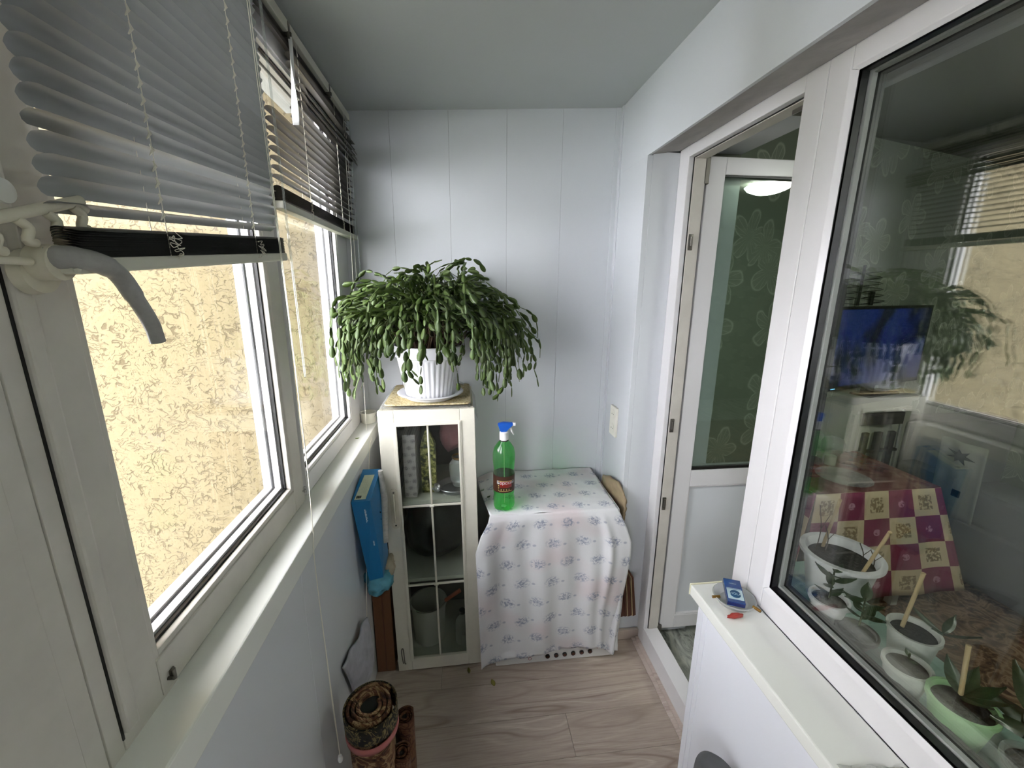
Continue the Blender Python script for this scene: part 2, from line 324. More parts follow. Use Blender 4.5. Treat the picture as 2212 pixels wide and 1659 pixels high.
# ------------------------------------------------------------------ builders
WLOC = {}
class B:
    def __init__(s): s.bm = bmesh.new(); s.uv = None
    def box(s, x0, x1, y0, y1, z0, z1, bev=0):
        x0, x1 = sorted((x0, x1)); y0, y1 = sorted((y0, y1)); z0, z1 = sorted((z0, z1))
        v = [s.bm.verts.new(p) for p in ((x0, y0, z0), (x1, y0, z0), (x1, y1, z0), (x0, y1, z0), (x0, y0, z1), (x1, y0, z1), (x1, y1, z1), (x0, y1, z1))]
        fs = [s.bm.faces.new([v[i] for i in q]) for q in ((0, 3, 2, 1), (4, 5, 6, 7), (0, 1, 5, 4), (1, 2, 6, 5), (2, 3, 7, 6), (3, 0, 4, 7))]
        if bev:
            es = list({e for f in fs for e in f.edges})
            bmesh.ops.bevel(s.bm, geom=es, offset=bev, segments=2, profile=.6, affect='EDGES')
        return s
    def hexa(s, pts):
        v = [s.bm.verts.new(p) for p in pts]
        for q in ((0, 3, 2, 1), (4, 5, 6, 7), (0, 1, 5, 4), (1, 2, 6, 5), (2, 3, 7, 6), (3, 0, 4, 7)): s.bm.faces.new([v[i] for i in q])
        return s
    def ring(s, x0, x1, o, i, bev=0, sides='LRBT'):
        """rectangular frame in the y-z plane: o and i are outer and inner (y0,y1,z0,z1)"""
        if 'L' in sides and i[0] > o[0]: s.box(x0, x1, o[0], i[0], o[2], o[3], bev)
        if 'R' in sides and o[1] > i[1]: s.box(x0, x1, i[1], o[1], o[2], o[3], bev)
        if 'B' in sides and i[2] > o[2]: s.box(x0, x1, i[0], i[1], o[2], i[2], bev)
        if 'T' in sides and o[3] > i[3]: s.box(x0, x1, i[0], i[1], i[3], o[3], bev)
        return s
    def ringxz(s, y0, y1, o, i, bev=0):
        if i[0] > o[0]: s.box(o[0], i[0], y0, y1, o[2], o[3], bev)
        if o[1] > i[1]: s.box(i[1], o[1], y0, y1, o[2], o[3], bev)
        if i[2] > o[2]: s.box(i[0], i[1], y0, y1, o[2], i[2], bev)
        if o[3] > i[3]: s.box(i[0], i[1], y0, y1, i[3], o[3], bev)
        return s
    def tube(s, pts, r, n=10, cap=True):
        pts = [Vector(p) for p in pts]; rs = r if isinstance(r, (list, tuple)) else [r] * len(pts)
        rings = []; up = None
        for k, p in enumerate(pts):
            d = (pts[min(k + 1, len(pts) - 1)] - pts[max(k - 1, 0)])
            d = d.normalized() if d.length > 1e-9 else Vector((0, 0, 1))
            if up is None:
                up = Vector((0, 0, 1)) if abs(d.z) < .9 else Vector((1, 0, 0))
            a = d.cross(up)
            if a.length < 1e-6: a = d.cross(Vector((0, 1, 0)))
            a.normalize(); b = a.cross(d).normalized(); up = b
            rings.append([s.bm.verts.new(p + rs[k] * (a * math.cos(2 * math.pi * j / n) + b * math.sin(2 * math.pi * j / n))) for j in range(n)])
        for k in range(len(rings) - 1):
            for j in range(n): s.bm.faces.new((rings[k][j], rings[k][(j + 1) % n], rings[k + 1][(j + 1) % n], rings[k + 1][j]))
        if cap:
            s.bm.faces.new(list(reversed(rings[0]))); s.bm.faces.new(rings[-1])
        return s
    def lathe(s, prof, c, n=32, axis=None, flute=None, cap=True):
        """prof: (r,z) list round a vertical axis at c; axis: a direction to tilt to"""
        R = Matrix.Identity(3) if axis is None else Vector((0, 0, 1)).rotation_difference(Vector(axis).normalized()).to_matrix()
        c = Vector(c); rings = []
        for k, (r, z) in enumerate(prof):
            row = []
            for j in range(n):
                a = 2 * math.pi * j / n; rr = r
                if flute and flute[0] <= k <= flute[1]: rr = r * (1 + flute[3] * (abs(math.cos(a * flute[2] / 2)) - .5))
                row.append(s.bm.verts.new(c + R @ Vector((rr * math.cos(a), rr * math.sin(a), z))))
            rings.append(row)
        for k in range(len(rings) - 1):
            for j in range(n): s.bm.faces.new((rings[k][j], rings[k][(j + 1) % n], rings[k + 1][(j + 1) % n], rings[k + 1][j]))
        if cap:
            if prof[0][0] > 1e-5: s.bm.faces.new(list(reversed(rings[0])))
            if prof[-1][0] > 1e-5: s.bm.faces.new(rings[-1])
        return s
    def grid(s, fn, nu, nv, uvfn=None, thick=0):
        vs = [[s.bm.verts.new(fn(i / nu, j / nv)) for j in range(nv + 1)] for i in range(nu + 1)]
        if uvfn and s.uv is None: s.uv = s.bm.loops.layers.uv.new('UVMap')
        for i in range(nu):
            for j in range(nv):
                f = s.bm.faces.new((vs[i][j], vs[i + 1][j], vs[i + 1][j + 1], vs[i][j + 1]))
                if uvfn:
                    for lp, (a, b) in zip(f.loops, ((i, j), (i + 1, j), (i + 1, j + 1), (i, j + 1))): lp[s.uv].uv = uvfn(a / nu, b / nv)
        return s
    def ngon(s, pts, d):
        """flat outline extruded by vector d"""
        d = Vector(d); a = [s.bm.verts.new(p) for p in pts]; b = [s.bm.verts.new(Vector(p) + d) for p in pts]; n = len(pts)
        s.bm.faces.new(a); s.bm.faces.new(list(reversed(b)))
        for i in range(n): s.bm.faces.new((a[i], b[i], b[(i + 1) % n], a[(i + 1) % n]))
        return s
    def ob(s, name, mat, parent=None, smooth=False, loc=None, solid=0, merge=True):
        bmesh.ops.remove_doubles(s.bm, verts=s.bm.verts, dist=1e-6) if merge else None
        bmesh.ops.recalc_face_normals(s.bm, faces=s.bm.faces)
        if parent is not None: L = WLOC.get(parent.name, Vector((0, 0, 0)))
        elif loc is not None: L = Vector(loc)
        else:
            xs = [v.co for v in s.bm.verts]
            L = Vector(((min(p.x for p in xs) + max(p.x for p in xs)) / 2, (min(p.y for p in xs) + max(p.y for p in xs)) / 2, min(p.z for p in xs)))
        bmesh.ops.translate(s.bm, verts=s.bm.verts, vec=-L)
        me = bpy.data.meshes.new(name); s.bm.to_mesh(me); s.bm.free()
        me.materials.append(MAT[mat])
        if smooth:
            for p in me.polygons: p.use_smooth = True
        o = bpy.data.objects.new(name, me); COL.objects.link(o)
        if parent is not None: o.parent = parent
        else: o.location = L
        WLOC[o.name] = L
        if smooth and smooth != 'all':
            try: me.set_sharp_from_angle(angle=math.radians(40))
            except Exception: pass
        if solid:
            m = o.modifiers.new('thickness', 'SOLIDIFY'); m.thickness = solid; m.offset = 0
        return o
def tag(o, label=None, cat=None, group=None, kind=None):
    if label: o['label'] = label
    if cat: o['category'] = cat
    if group: o['group'] = group
    if kind: o['kind'] = kind
    return o
def empty(name, loc, label=None, cat=None, group=None, kind=None):
    o = bpy.data.objects.new(name, None); COL.objects.link(o); o.location = loc; o.empty_display_size = .02; WLOC[o.name] = Vector(loc)
    return tag(o, label, cat, group, kind)
def st(o, label=None): return tag(o, label, None, None, 'structure')
def text_part(name, txt, size, mat, parent, M, ext=.0004):
    cu = bpy.data.curves.new(name, 'FONT'); cu.body = txt; cu.size = size; cu.extrude = ext; cu.align_x = 'CENTER'; cu.align_y = 'CENTER'
    t = bpy.data.objects.new('t', cu); COL.objects.link(t); dg = bpy.context.evaluated_depsgraph_get()
    me = bpy.data.meshes.new_from_object(t.evaluated_get(dg)); bpy.data.objects.remove(t); bpy.data.curves.remove(cu)
    me.transform(M); L = WLOC.get(parent.name, Vector((0, 0, 0))); me.transform(Matrix.Translation(-L)); me.materials.clear(); me.materials.append(MAT[mat])
    o = bpy.data.objects.new(name, me); COL.objects.link(o); o.parent = parent; WLOC[o.name] = L; return o
def fr(o, x, y, z):   # matrix from origin and three axes
    return Matrix(((x[0], y[0], z[0], o[0]), (x[1], y[1], z[1], o[1]), (x[2], y[2], z[2], o[2]), (0, 0, 0, 1)))
def bez(pts, n):
    """smooth curve through points (catmull rom)"""
    P = [Vector(p) for p in pts]; P = [P[0] * 2 - P[1]] + P + [P[-1] * 2 - P[-2]]; out = []
    for k in range(1, len(P) - 2):
        for i in range(n):
            t = i / n; a, b, c, d = P[k - 1], P[k], P[k + 1], P[k + 2]
            out.append(.5 * ((2 * b) + (c - a) * t + (2 * a - 5 * b + 4 * c - d) * t * t + (3 * b - a - 3 * c + d) * t ** 3))
    out.append(P[-2]); return out
def lerp(a, b, t): return a + (b - a) * t
def tab(T, x):
    if x <= T[0][0]: return T[0][1]
    for (a, b), (c, d) in zip(T, T[1:]):
        if x <= c: return b + (d - b) * (x - a) / (c - a)
    return T[-1][1]
exec_parts = True

# ================================================================== SETTING
YB = 2.008; XRW = .726; XF = .855
def zc(x): return 2.5 - .06 * (XRW - x)
# --- floor of boards
fl = st(empty('floor', (.2, .5, 0)))
B().box(-.62, XRW + .12, -1.7, YB + .05, -.05, -.013).ob('floor_base', 'gap_dark', fl)
row = 0; y = -1.64
cuts = {18: (.398,)}
k = 0
ys = [1.335 + .165 * i for i in range(-18, 5)]
for i, y0 in enumerate(ys):
    y1 = y0 + .165
    if y0 > YB: continue
    y1 = min(y1, YB)
    j = round((y0 - 1.335) / .165)
    xs = [-.60] + {-1: [.398], 0: [], 1: [-.12], -2: [-.05], -3: [.3], 2: [.2]}.get(j, [(-.1 + .37 * (i % 3))]) + [.819]
    for a, b in zip(xs, xs[1:]):
        o = B().box(a + .0006, b - .0006, y0 + .0006, y1 - .0006, -.012, 0, .0006).ob('floorboard', 'laminate', fl)
B().box(.819, .838, .95, 1.686, -.002, .006, .0015).ob('edge_strip', 'trim_wood', fl)
B().box(.838, .858, .95, 1.686, -.002, .012, .0015).ob('edge_strip', 'trim_wood', fl)
# --- back wall of panels
wb = st(empty('wall_back', (.1, YB, 0)))
B().box(-.62, 1.0, YB + .012, YB + .09, -.05, 2.7).ob('backing', 'gap_dark', wb)
px = [-.56, -.287, -.039, .213, .462, XRW]
for a, b in zip(px, px[1:]):
    B().box(a + .0003, b - .0003, YB, YB + .012, 0, 2.62, .0008).ob('panel', 'pvc_panel', wb)
B().box(XRW - .026, XRW, YB - .004, YB, 0, 2.6, .001).ob('corner_profile', 'pvc_panel', wb)
B().box(-.475, -.449, YB - .004, YB, 1.1, 2.6, .001).ob('corner_profile', 'pvc_panel', wb)
# --- ceiling
ce = st(empty('ceiling', (.1, .2, 2.47)))
B().hexa([(-.7, -1.7, zc(-.7)), (1.0, -1.7, zc(1.0)), (1.0, YB + .02, zc(1.0)), (-.7, YB + .02, zc(-.7)), (-.7, -1.7, 2.7), (1.0, -1.7, 2.7), (1.0, YB + .02, 2.7), (-.7, YB + .02, 2.7)]).ob('ceiling_panel', 'pvc_ceiling', ce)
# --- front wall behind the camera
wf = st(B().box(-.6, 1.0, -1.78, -1.7, -.05, 2.7).ob('wall_front', 'pvc_panel'))
# --- right wall: piece beside the door, lintel, parapet
wr = st(empty('wall_right', (.8, 1.0, 0)))
B().box(XRW, 1.12, 1.689, YB + .05, -.05, 2.223).ob('wall_panel', 'pvc_panel', wr)
B().box(XRW + .0005, 1.12, -1.7, YB + .05, 2.245, 2.7).ob('lintel', 'pvc_panel', wr)
B().box(XRW, XRW + .012, -1.7, YB + .0, 2.223, 2.6, .001).ob('wall_panel', 'pvc_panel', wr)
B().box(XRW - .004, XRW, YB - .03, YB, 0, 2.6, .001).ob('corner_profile', 'pvc_panel', wr)
B().box(XRW - .003, XRW + .02, 1.686, 1.703, .05, 2.223, .0015).ob('corner_profile', 'pvc_panel', wr)
B().box(XRW + .02, XF, 1.6855, 1.6895, .055, 2.235, .0008).ob('reveal_panel', 'pvc_panel', wr)
B().hexa([(XRW + .004, -1.7, 2.2235), (XF, -1.7, 2.2425), (XF, 1.69, 2.2425), (XRW + .004, 1.69, 2.2235), (XRW + .004, -1.7, 2.25), (XF, -1.7, 2.25), (XF, 1.69, 2.25), (XRW + .004, 1.69, 2.25)]).ob('soffit', 'soffit_plaster', wr)
B().box(XRW, 1.10, -1.7, 1.012, -.05, .779).ob('parapet', 'pvc_parapet', wr)
B().box(XRW - .002, XRW + .02, 1.012, 1.038, 0, .779, .001).ob('corner_profile', 'pvc_parapet', wr)
B().box(XRW - .0015, XRW + .001, .99, 1.011, 0, .779, .0006).ob('corner_profile', 'pvc_parapet', wr)
st(B().box(XRW + .0, XF, 1.668, 1.685, 0, .052, .002).ob('baseboard_right', 'trim_wood'))
# --- left wall below the sill
wl = st(empty('wall_left', (-.45, .2, 0)))
for a, b in ((-1.7, -.9), (-.9, 0.02), (.02, .97), (.97, YB)):
    B().box(-.43, -.415, a + .0008, b - .0008, 0, 1.04, .0015).ob('panel', 'pvc_panel', wl)
B().box(-.56, -.431, -1.7, YB, -.05, 1.085).ob('wall_core', 'pvc_parapet', wl)
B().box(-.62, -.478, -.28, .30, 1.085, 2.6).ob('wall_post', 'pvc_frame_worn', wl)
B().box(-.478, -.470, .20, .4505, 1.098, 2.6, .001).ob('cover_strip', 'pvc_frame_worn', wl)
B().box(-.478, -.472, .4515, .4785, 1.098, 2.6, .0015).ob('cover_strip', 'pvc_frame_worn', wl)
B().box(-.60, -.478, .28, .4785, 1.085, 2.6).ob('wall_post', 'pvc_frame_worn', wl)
B().box(-.57, -.50, -1.7, YB, 2.385, 2.7).ob('lintel', 'pvc_frame', wl)
B().box(-.60, -.476, 1.925, YB + .01, 1.085, 2.6).ob('wall_post', 'pvc_frame', wl)
# left sill
sl = st(B().box(-.50, -.401, -1.7, YB, 1.092, 1.103, .003).box(-.408, -.400, -1.7, YB, 1.04, 1.1025, .003).ob('trim_1', 'pvc_sill'))
# --- windows on the left
def window_unit(name, y0, y1, gy0, gy1, xi, mat, z0=1.094, z1=2.40, gz0=1.184, gz1=2.31, sash=True):
    root = st(empty(name, (-.50, (y0 + y1) / 2, z0)))
    O = (y0, y1, z0, z1)
    # fixed frame behind the sash
    B().ring(-.545, -.492, O, (y0 + .045, y1 - .045, z0 + .045, z1 - .045), .002).ob('frame', 'pvc_frame', root)
    so = (y0 + .022, y1 - .006, z0 + .012, z1 - .02)
    b = B(); b.ring(-.492, xi, so, (gy0 - .012, gy1 + .012, gz0 - .012, gz1 + .012), .003, )
    sa = b.ob('sash', mat, root)
    g = (gy0, gy1, gz0, gz1); e = lambda d: (gy0 - d, gy1 + d, gz0 - d, gz1 + d)
    B().ring(xi - .016, xi - .003, e(.0125), e(.001), .002).ob('glazing_bead', mat, root)
    B().ring(xi - .0225, xi - .016, e(.0125), e(-.0035)).ob('gasket_or_gap', 'black_rubber', root)
    B().ring(xi - .040, xi - .0245, e(.0125), e(-.008)).ob('spacer', 'pvc_frame', root)
    B().ring(xi - .0475, xi - .044, e(.0125), e(-.010)).ob('gasket_or_gap', 'dark_gasket', root)
    B().ring(-.538, xi - .0475, e(.0125), e(-.010), .002).ob('outer_frame', 'pvc_frame', root)
    B().box(xi - .0245, xi - .0205, gy0 - .011, gy1 + .011, gz0 - .011, gz1 + .011).ob('pane', 'window_glass', root)
    B().box(xi - .044, xi - .040, gy0 - .011, gy1 + .011, gz0 - .011, gz1 + .011).ob('pane', 'window_glass', root)
    return root
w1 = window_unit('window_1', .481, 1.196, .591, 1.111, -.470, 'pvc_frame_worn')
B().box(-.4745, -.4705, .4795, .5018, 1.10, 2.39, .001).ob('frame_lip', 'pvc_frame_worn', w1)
B().box(-.4712, -.4692, .5012, .5042, 1.122, 2.39).ob('gasket_or_gap', 'black_rubber', w1)  # dark strip painting the shaded gap between frame and sash
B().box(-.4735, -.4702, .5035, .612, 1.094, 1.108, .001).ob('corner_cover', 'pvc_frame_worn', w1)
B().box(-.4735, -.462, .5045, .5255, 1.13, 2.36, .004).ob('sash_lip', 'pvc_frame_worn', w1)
w2 = window_unit('window_2', 1.198, 1.922, 1.236, 1.765, -.474, 'pvc_frame', gz0=1.178)
w3 = window_unit('window_unseen', -1.62, -.30, -1.52, -.40, -.474, 'pvc_frame')  # unseen window behind the camera, added to let in more daylight
# hinges and corner hardware
for (yy, zz) in ((1.185, 1.142), (.60, 1.125)):
    b = B(); b.tube([(-.466, yy, zz - .008), (-.466, yy, zz + .010)], .0035, 12); b.tube([(-.470, yy - .007, zz), (-.462, yy - .007, zz)], .0028, 10); b.box(-.470, -.467, yy - .004, yy + .006, zz - .006, zz + .010, .001)
    b.ob('corner_hinge', 'chrome' if yy > 1 else 'metal_dull', w1, smooth=True)
# handle with its stepped opening limiter
rose = B().lathe([(.0, 0), (.021, 0), (.024, .004), (.022, .016), (.0, .016)], (-.462, .520, 1.742), 28, axis=(1, 0, 0))
rose.lathe([(0, 0), (.019, 0), (.0185, .022), (.0, .024)], (-.447, .520, 1.752), 24, axis=(1, 0, 0)).ob('handle_rose', 'handle_cream', w1, smooth=True)
B().tube(bez([(-.432, .516, 1.757), (-.415, .522, 1.757), (-.405, .540, 1.753), (-.402, .562, 1.741), (-.402, .582, 1.712), (-.402, .600, 1.680), (-.402, .606, 1.655)], 6),
         [.0125] * 8 + [.0118] * 8 + [.0105] * 8 + [.0092] * 8 + [.0088] * 5, 16).ob('handle_lever', 'handle_metal', w1, smooth=True)
b = B(); b.tube([(-.438, .440, 1.778), (-.428, .565, 1.822)], .0058, 12)
for i in range(4):
    yy = .462 + .030 * i; zz = 1.768 + .0105 * i
    b.tube(bez([(-.437 + .003 * i, yy, zz + .014), (-.436 + .003 * i, yy + .010, zz + .006), (-.436 + .003 * i, yy + .006, zz - .006), (-.436 + .003 * i, yy + .014, zz - .008)], 4), .0048, 10)
b.tube([(-.432, .560, 1.820), (-.432, .572, 1.812)], .0065, 12)
b.tube([(-.436, .44, 1.752), (-.437, .50, 1.752)], .004, 10)
b.ob('opening_limiter', 'handle_cream', w1, smooth=True)
B().lathe([(0, 0), (.013, 0), (.012, .003), (0, .004)], (-.4618, .517, 1.822), 24, axis=(1, 0, 0)).ob('screw_cap', 'white_plastic', w1, smooth=True)

# --- balcony door frame and kitchen window
dw = st(empty('door_1', (.89, 1.35, 0)))
B().ring(.855, .925, (1.0105, 1.687, 0, 2.243), (1.078, 1.618, .105, 2.203), .003).ob('door_frame', 'pvc_frame', dw)
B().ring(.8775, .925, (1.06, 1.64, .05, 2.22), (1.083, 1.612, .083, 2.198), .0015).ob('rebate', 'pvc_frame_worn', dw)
B().ring(.8745, .8772, (1.06, 1.64, .05, 2.22), (1.0805, 1.6145, .094, 2.2)).ob('gasket_or_gap', 'black_rubber', dw)
for zz in (.78, 1.15, 1.9):
    B().box(.882, .898, 1.606, 1.6135, zz - .03, zz + .03, .002).tube([(.89, 1.604, zz - .015), (.89, 1.604, zz + .02)], .004, 8).ob('strike_plate', 'metal_dull', dw, smooth=True)
B().box(.90, .93, 1.09, 1.17, 2.185, 2.199, .002).ob('strike_plate', 'metal_dull', dw)
# door leaf standing open at a right angle into the kitchen
x0, x1, yf, yb_ = .937, 1.49, 1.62, 1.69
B().ringxz(yf, yb_, (x0, x1, .092, 2.21), (x0 + .073, x1 - .073, .162, 2.148), .003).ob('leaf_frame', 'pvc_frame', dw)
B().box(x0 + .073, x1 - .073, yf, yb_, .852, .930, .002).ob('leaf_rail', 'pvc_frame', dw)
B().box(x0 + .070, x1 - .070, yf + .018, yb_ - .018, .16, .86).ob('leaf_panel', 'pvc_panel', dw)
B().ringxz(yf + .003, yf + .016, (x0 + .071, x1 - .071, .16, .853), (x0 + .078, x1 - .078, .168, .846), .001).ob('glazing_bead', 'pvc_frame', dw)
B().ringxz(yf + .006, yf + .02, (x0 + .071, x1 - .071, .928, 2.15), (x0 + .075, x1 - .075, .943, 2.142)).ob('gasket_or_gap', 'black_rubber', dw)
for yy in (yf + .021, yf + .041):
    B().box(x0 + .07, x1 - .07, yy, yy + .004, .929, 2.149).ob('pane', 'door_glass', dw)
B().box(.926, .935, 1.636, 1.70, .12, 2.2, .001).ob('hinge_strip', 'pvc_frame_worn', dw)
B().box(.9355, .9367, yf + .012, yf + .022, .10, 2.205).ob('gasket_or_gap', 'black_rubber', dw)
B().box(.921, .941, 1.611, 1.634, 2.11, 2.205, .004).ob('top_hinge', 'metal_dull', dw)
B().box(.921, .945, 1.611, 1.634, .083, .12, .004).ob('bottom_hinge', 'metal_dull', dw)
kw = st(empty('window_4', (.89, .3, .816)))
O = (-.42, 1.0095, .816, 2.243); IN = (-.32, .9475, .882, 2.196); G = (-.31, .935, .894, 2.1975 - .012)
G = (-.31, .935, .894, 2.190)
B().ring(.855, .925, O, IN, .003).ob('frame', 'pvc_frame', kw)
b = B(); 
for (ya, yb2, za, zb, ax) in ((IN[1], G[1], G[2], G[3], 'R'), ):
    b.hexa([(.8555, IN[1] + .001, IN[2]), (.8555, IN[1] + .001, IN[3]), (.8625, G[1], G[3]), (.8625, G[1], G[2]), (.87, IN[1] + .001, IN[2]), (.87, IN[1] + .001, IN[3]), (.87, G[1], G[3]), (.87, G[1], G[2])])
    b.hexa([(.8555, IN[0], IN[2] - .001), (.8555, IN[1], IN[2] - .001), (.8625, G[1], G[2]), (.8625, G[0], G[2]), (.87, IN[0], IN[2] - .001), (.87, IN[1], IN[2] - .001), (.87, G[1], G[2]), (.87, G[0], G[2])])
    b.hexa([(.8555, IN[0], IN[3] + .001), (.8555, IN[1], IN[3] + .001), (.8625, G[1], G[3]), (.8625, G[0], G[3]), (.87, IN[0], IN[3] + .001), (.87, IN[1], IN[3] + .001), (.87, G[1], G[3]), (.87, G[0], G[3])])
b.ob('glazing_bead', 'pvc_frame', kw)
e = lambda d: (G[0] - d, G[1] + d, G[2] - d, G[3] + d)
B().ring(.8640, .8885, e(.01), e(0)).ob('gasket_or_gap', 'dark_gasket', kw)
B().ring(.8630, .8642, e(.01), e(-.001)).ob('gasket_or_gap', 'black_rubber', kw)
B().ring(.893, .905, e(.01), e(-.004)).ob('spacer', 'spacer_grey', kw)
B().box(.889, .893, G[0] - .009, G[1] + .009, G[2] - .009, G[3] + .009).ob('pane', 'kitchen_glass', kw)
B().box(.905, .909, G[0] - .009, G[1] + .009, G[2] - .009, G[3] + .009).ob('pane', 'kitchen_glass', kw)
B().ring(.909, .9255, e(.01), e(-.006)).ob('gasket_or_gap', 'dark_gasket', kw)
rs = st(B().box(.704, XF, -1.6, 1.0605, .779, .816, .004).ob('trim_2', 'pvc_sill'))
st(B().box(.703, XF, 1.0608, 1.0655, .778, .8175, .002).ob('trim_3', 'cream_cap'))

# --- kitchen shell
def yk(x): return 2.297 + .27 * (x - 2.226)
wk = st(empty('wall_kitchen_back', (2.8, 2.45, 0)))
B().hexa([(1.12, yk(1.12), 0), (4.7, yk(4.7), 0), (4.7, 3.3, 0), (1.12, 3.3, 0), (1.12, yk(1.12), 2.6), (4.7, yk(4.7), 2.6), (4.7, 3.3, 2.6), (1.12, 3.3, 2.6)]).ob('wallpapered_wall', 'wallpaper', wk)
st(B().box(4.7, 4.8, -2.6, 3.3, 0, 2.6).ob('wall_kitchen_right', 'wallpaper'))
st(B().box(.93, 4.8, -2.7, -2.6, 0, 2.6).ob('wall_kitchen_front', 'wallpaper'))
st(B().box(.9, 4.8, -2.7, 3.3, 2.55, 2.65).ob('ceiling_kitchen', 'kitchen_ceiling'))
fk = st(empty('floor_kitchen', (2.5, .5, 0)))
B().box(.925, 4.8, -2.7, 3.3, -.05, .012).ob('lino', 'kitchen_lino', fk)
wi = st(empty('wall_kitchen_left', (1.0, 1.9, 0)))
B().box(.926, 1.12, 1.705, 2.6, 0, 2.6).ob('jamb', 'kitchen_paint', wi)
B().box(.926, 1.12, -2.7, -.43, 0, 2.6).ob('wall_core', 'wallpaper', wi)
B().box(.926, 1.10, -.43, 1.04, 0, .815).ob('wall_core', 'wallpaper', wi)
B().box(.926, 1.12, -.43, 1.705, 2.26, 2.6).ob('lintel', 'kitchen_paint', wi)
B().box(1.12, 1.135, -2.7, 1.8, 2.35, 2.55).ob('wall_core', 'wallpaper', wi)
st(B().box(.9265, 1.148, -.43, 1.088, .815, .85, .004).ob('trim_4', 'teal_sill'))
# --- outdoors: neighbouring facade at right angles, ground
st(B().box(-9.5, -.56, 2.35, 2.6, -7, 9).ob('facade', 'yellow_render'))
st(B().box(-40, -.66, -40, 2.3, -7.2, -7).ob('ground', 'ground'))
st(B().box(-.60, -.561, -6, 2.34, -7, 1.06).ob('outer_wall', 'building_grey'))
st(B().box(-1.0, -.625, -6, 2.34, 2.72, 2.8).ob('outer_slab', 'building_grey'))

# ================================================================== THINGS
def half_round_slat(L, w, camber=.004, n=6):
    """a curved blind slat along +y starting at the origin, with rounded ends; width across x"""
    b = B()
    ys = [0, .004, .010, L - .010, L - .004, L]; ws = [.45, .8, 1, 1, .8, .45]
    def f(i, j):
        a = ys[int(round(i * (len(ys) - 1)))]; q = ws[int(round(i * (len(ys) - 1)))]
        t = (j - .5) * w * q; return Vector((t, a, camber * (1 - (2 * t / w) ** 2)))
    b.grid(f, len(ys) - 1, n)
    me = bpy.data.meshes.new('slat'); bmesh.ops.recalc_face_normals(b.bm, faces=b.bm.faces); b.bm.to_mesh(me); b.bm.free()
    for p in me.polygons: p.use_smooth = True
    return me
def place(name, me, parent, M, label=None):
    o = bpy.data.objects.new(name, me); COL.objects.link(o); o.parent = parent
    o.matrix_local = Matrix.Translation(-WLOC[parent.name]) @ M if parent.name in WLOC else M
    WLOC[o.name] = Vector((0, 0, 0)); return o
# --- near blind, nearly closed, its lower end lifted towards the far side
bl = empty('venetian_blind', (-.425, .81, 2.42), 'large pale grey venetian blind, nearly closed, over the nearest window', 'blind')
me = half_round_slat(.577, .025, .005); me.materials.append(MAT['blind_slat'])
def tilt1(z): return tab([(1.78, .050), (1.884, .040), (1.97, .018), (2.06, .0)], z)
zs = [1.808 + .0214 * i for i in range(28)]
for i, z in enumerate(zs):
    a = math.atan2(tilt1(z), .57); th = math.radians(-52 if i not in (0, 4) else (-26 if i == 0 else -30))
    R = Matrix.Rotation(a, 4, 'X') @ Matrix.Rotation(th, 4, 'Y')
    place('slat', me, bl, Matrix.Translation((-.424, .519, z)) @ R)
a = math.atan2(.046, .57)
me3 = half_round_slat(.577, .025, .0045); me3.materials.append(MAT['blind_stack_shaded'])
for i in range(12):
    place('slat', me3, bl, Matrix.Translation((-.4215 + .0006 * (i % 2), .519, 1.7565 + .0026 * i)) @ Matrix.Rotation(a - .004 + .0006 * i, 4, 'X'))
for c in me.materials: pass
b = B(); b.box(-.4345, -.4085, 0, .58, 0, .018, .004).box(-.4305, -.4125, -.002, .582, .002, .016, .002)
o = b.ob('bottom_rail', 'blind_rail', None, loc=(0, 0, 0)); M = Matrix.Translation((0, .518, 1.7395)) @ Matrix.Rotation(math.atan2(.045, .57), 4, 'X')
o.parent = bl; o.matrix_local = Matrix.Translation(-WLOC[bl.name]) @ M
B().box(-.445, -.415, .515, 1.10, 2.405, 2.430, .002).ob('head_rail', 'blind_rail', bl)
for yy in (.672, .942):
    b = B()
    for dx in (-.010, .010):
        b.tube([(-.421 + dx * .8, yy, 2.41), (-.421 + dx, yy + .002, 2.1), (-.421 + dx, yy + .006, 1.76)], .0006, 5)
    for i, z in enumerate(zs): b.tube([(-.4125, yy + .004, z + .010 + (yy - .519) * tilt1(z) / .57), (-.4105, yy + .005, z + .003 + (yy - .519) * tilt1(z) / .57), (-.4145, yy + .003, z - .004 + (yy - .519) * tilt1(z) / .57)], [.0008, .0021, .0008], 6)
    b.ob('ladder_cord', 'cord_white', bl)
    b = B(); rr = random.Random(int(yy * 100))
    zc0 = 1.79 + (yy - .52) * .06
    pts = [Vector((-.405 + rr.uniform(-.004, .004), yy + .012 + rr.uniform(-.012, .014), zc0 - .001 * k + rr.uniform(-.004, .004))) for k in range(34)]
    b.tube(bez(pts, 3), .0006, 5); b.ob('tangled_cord', 'cord_white', bl)
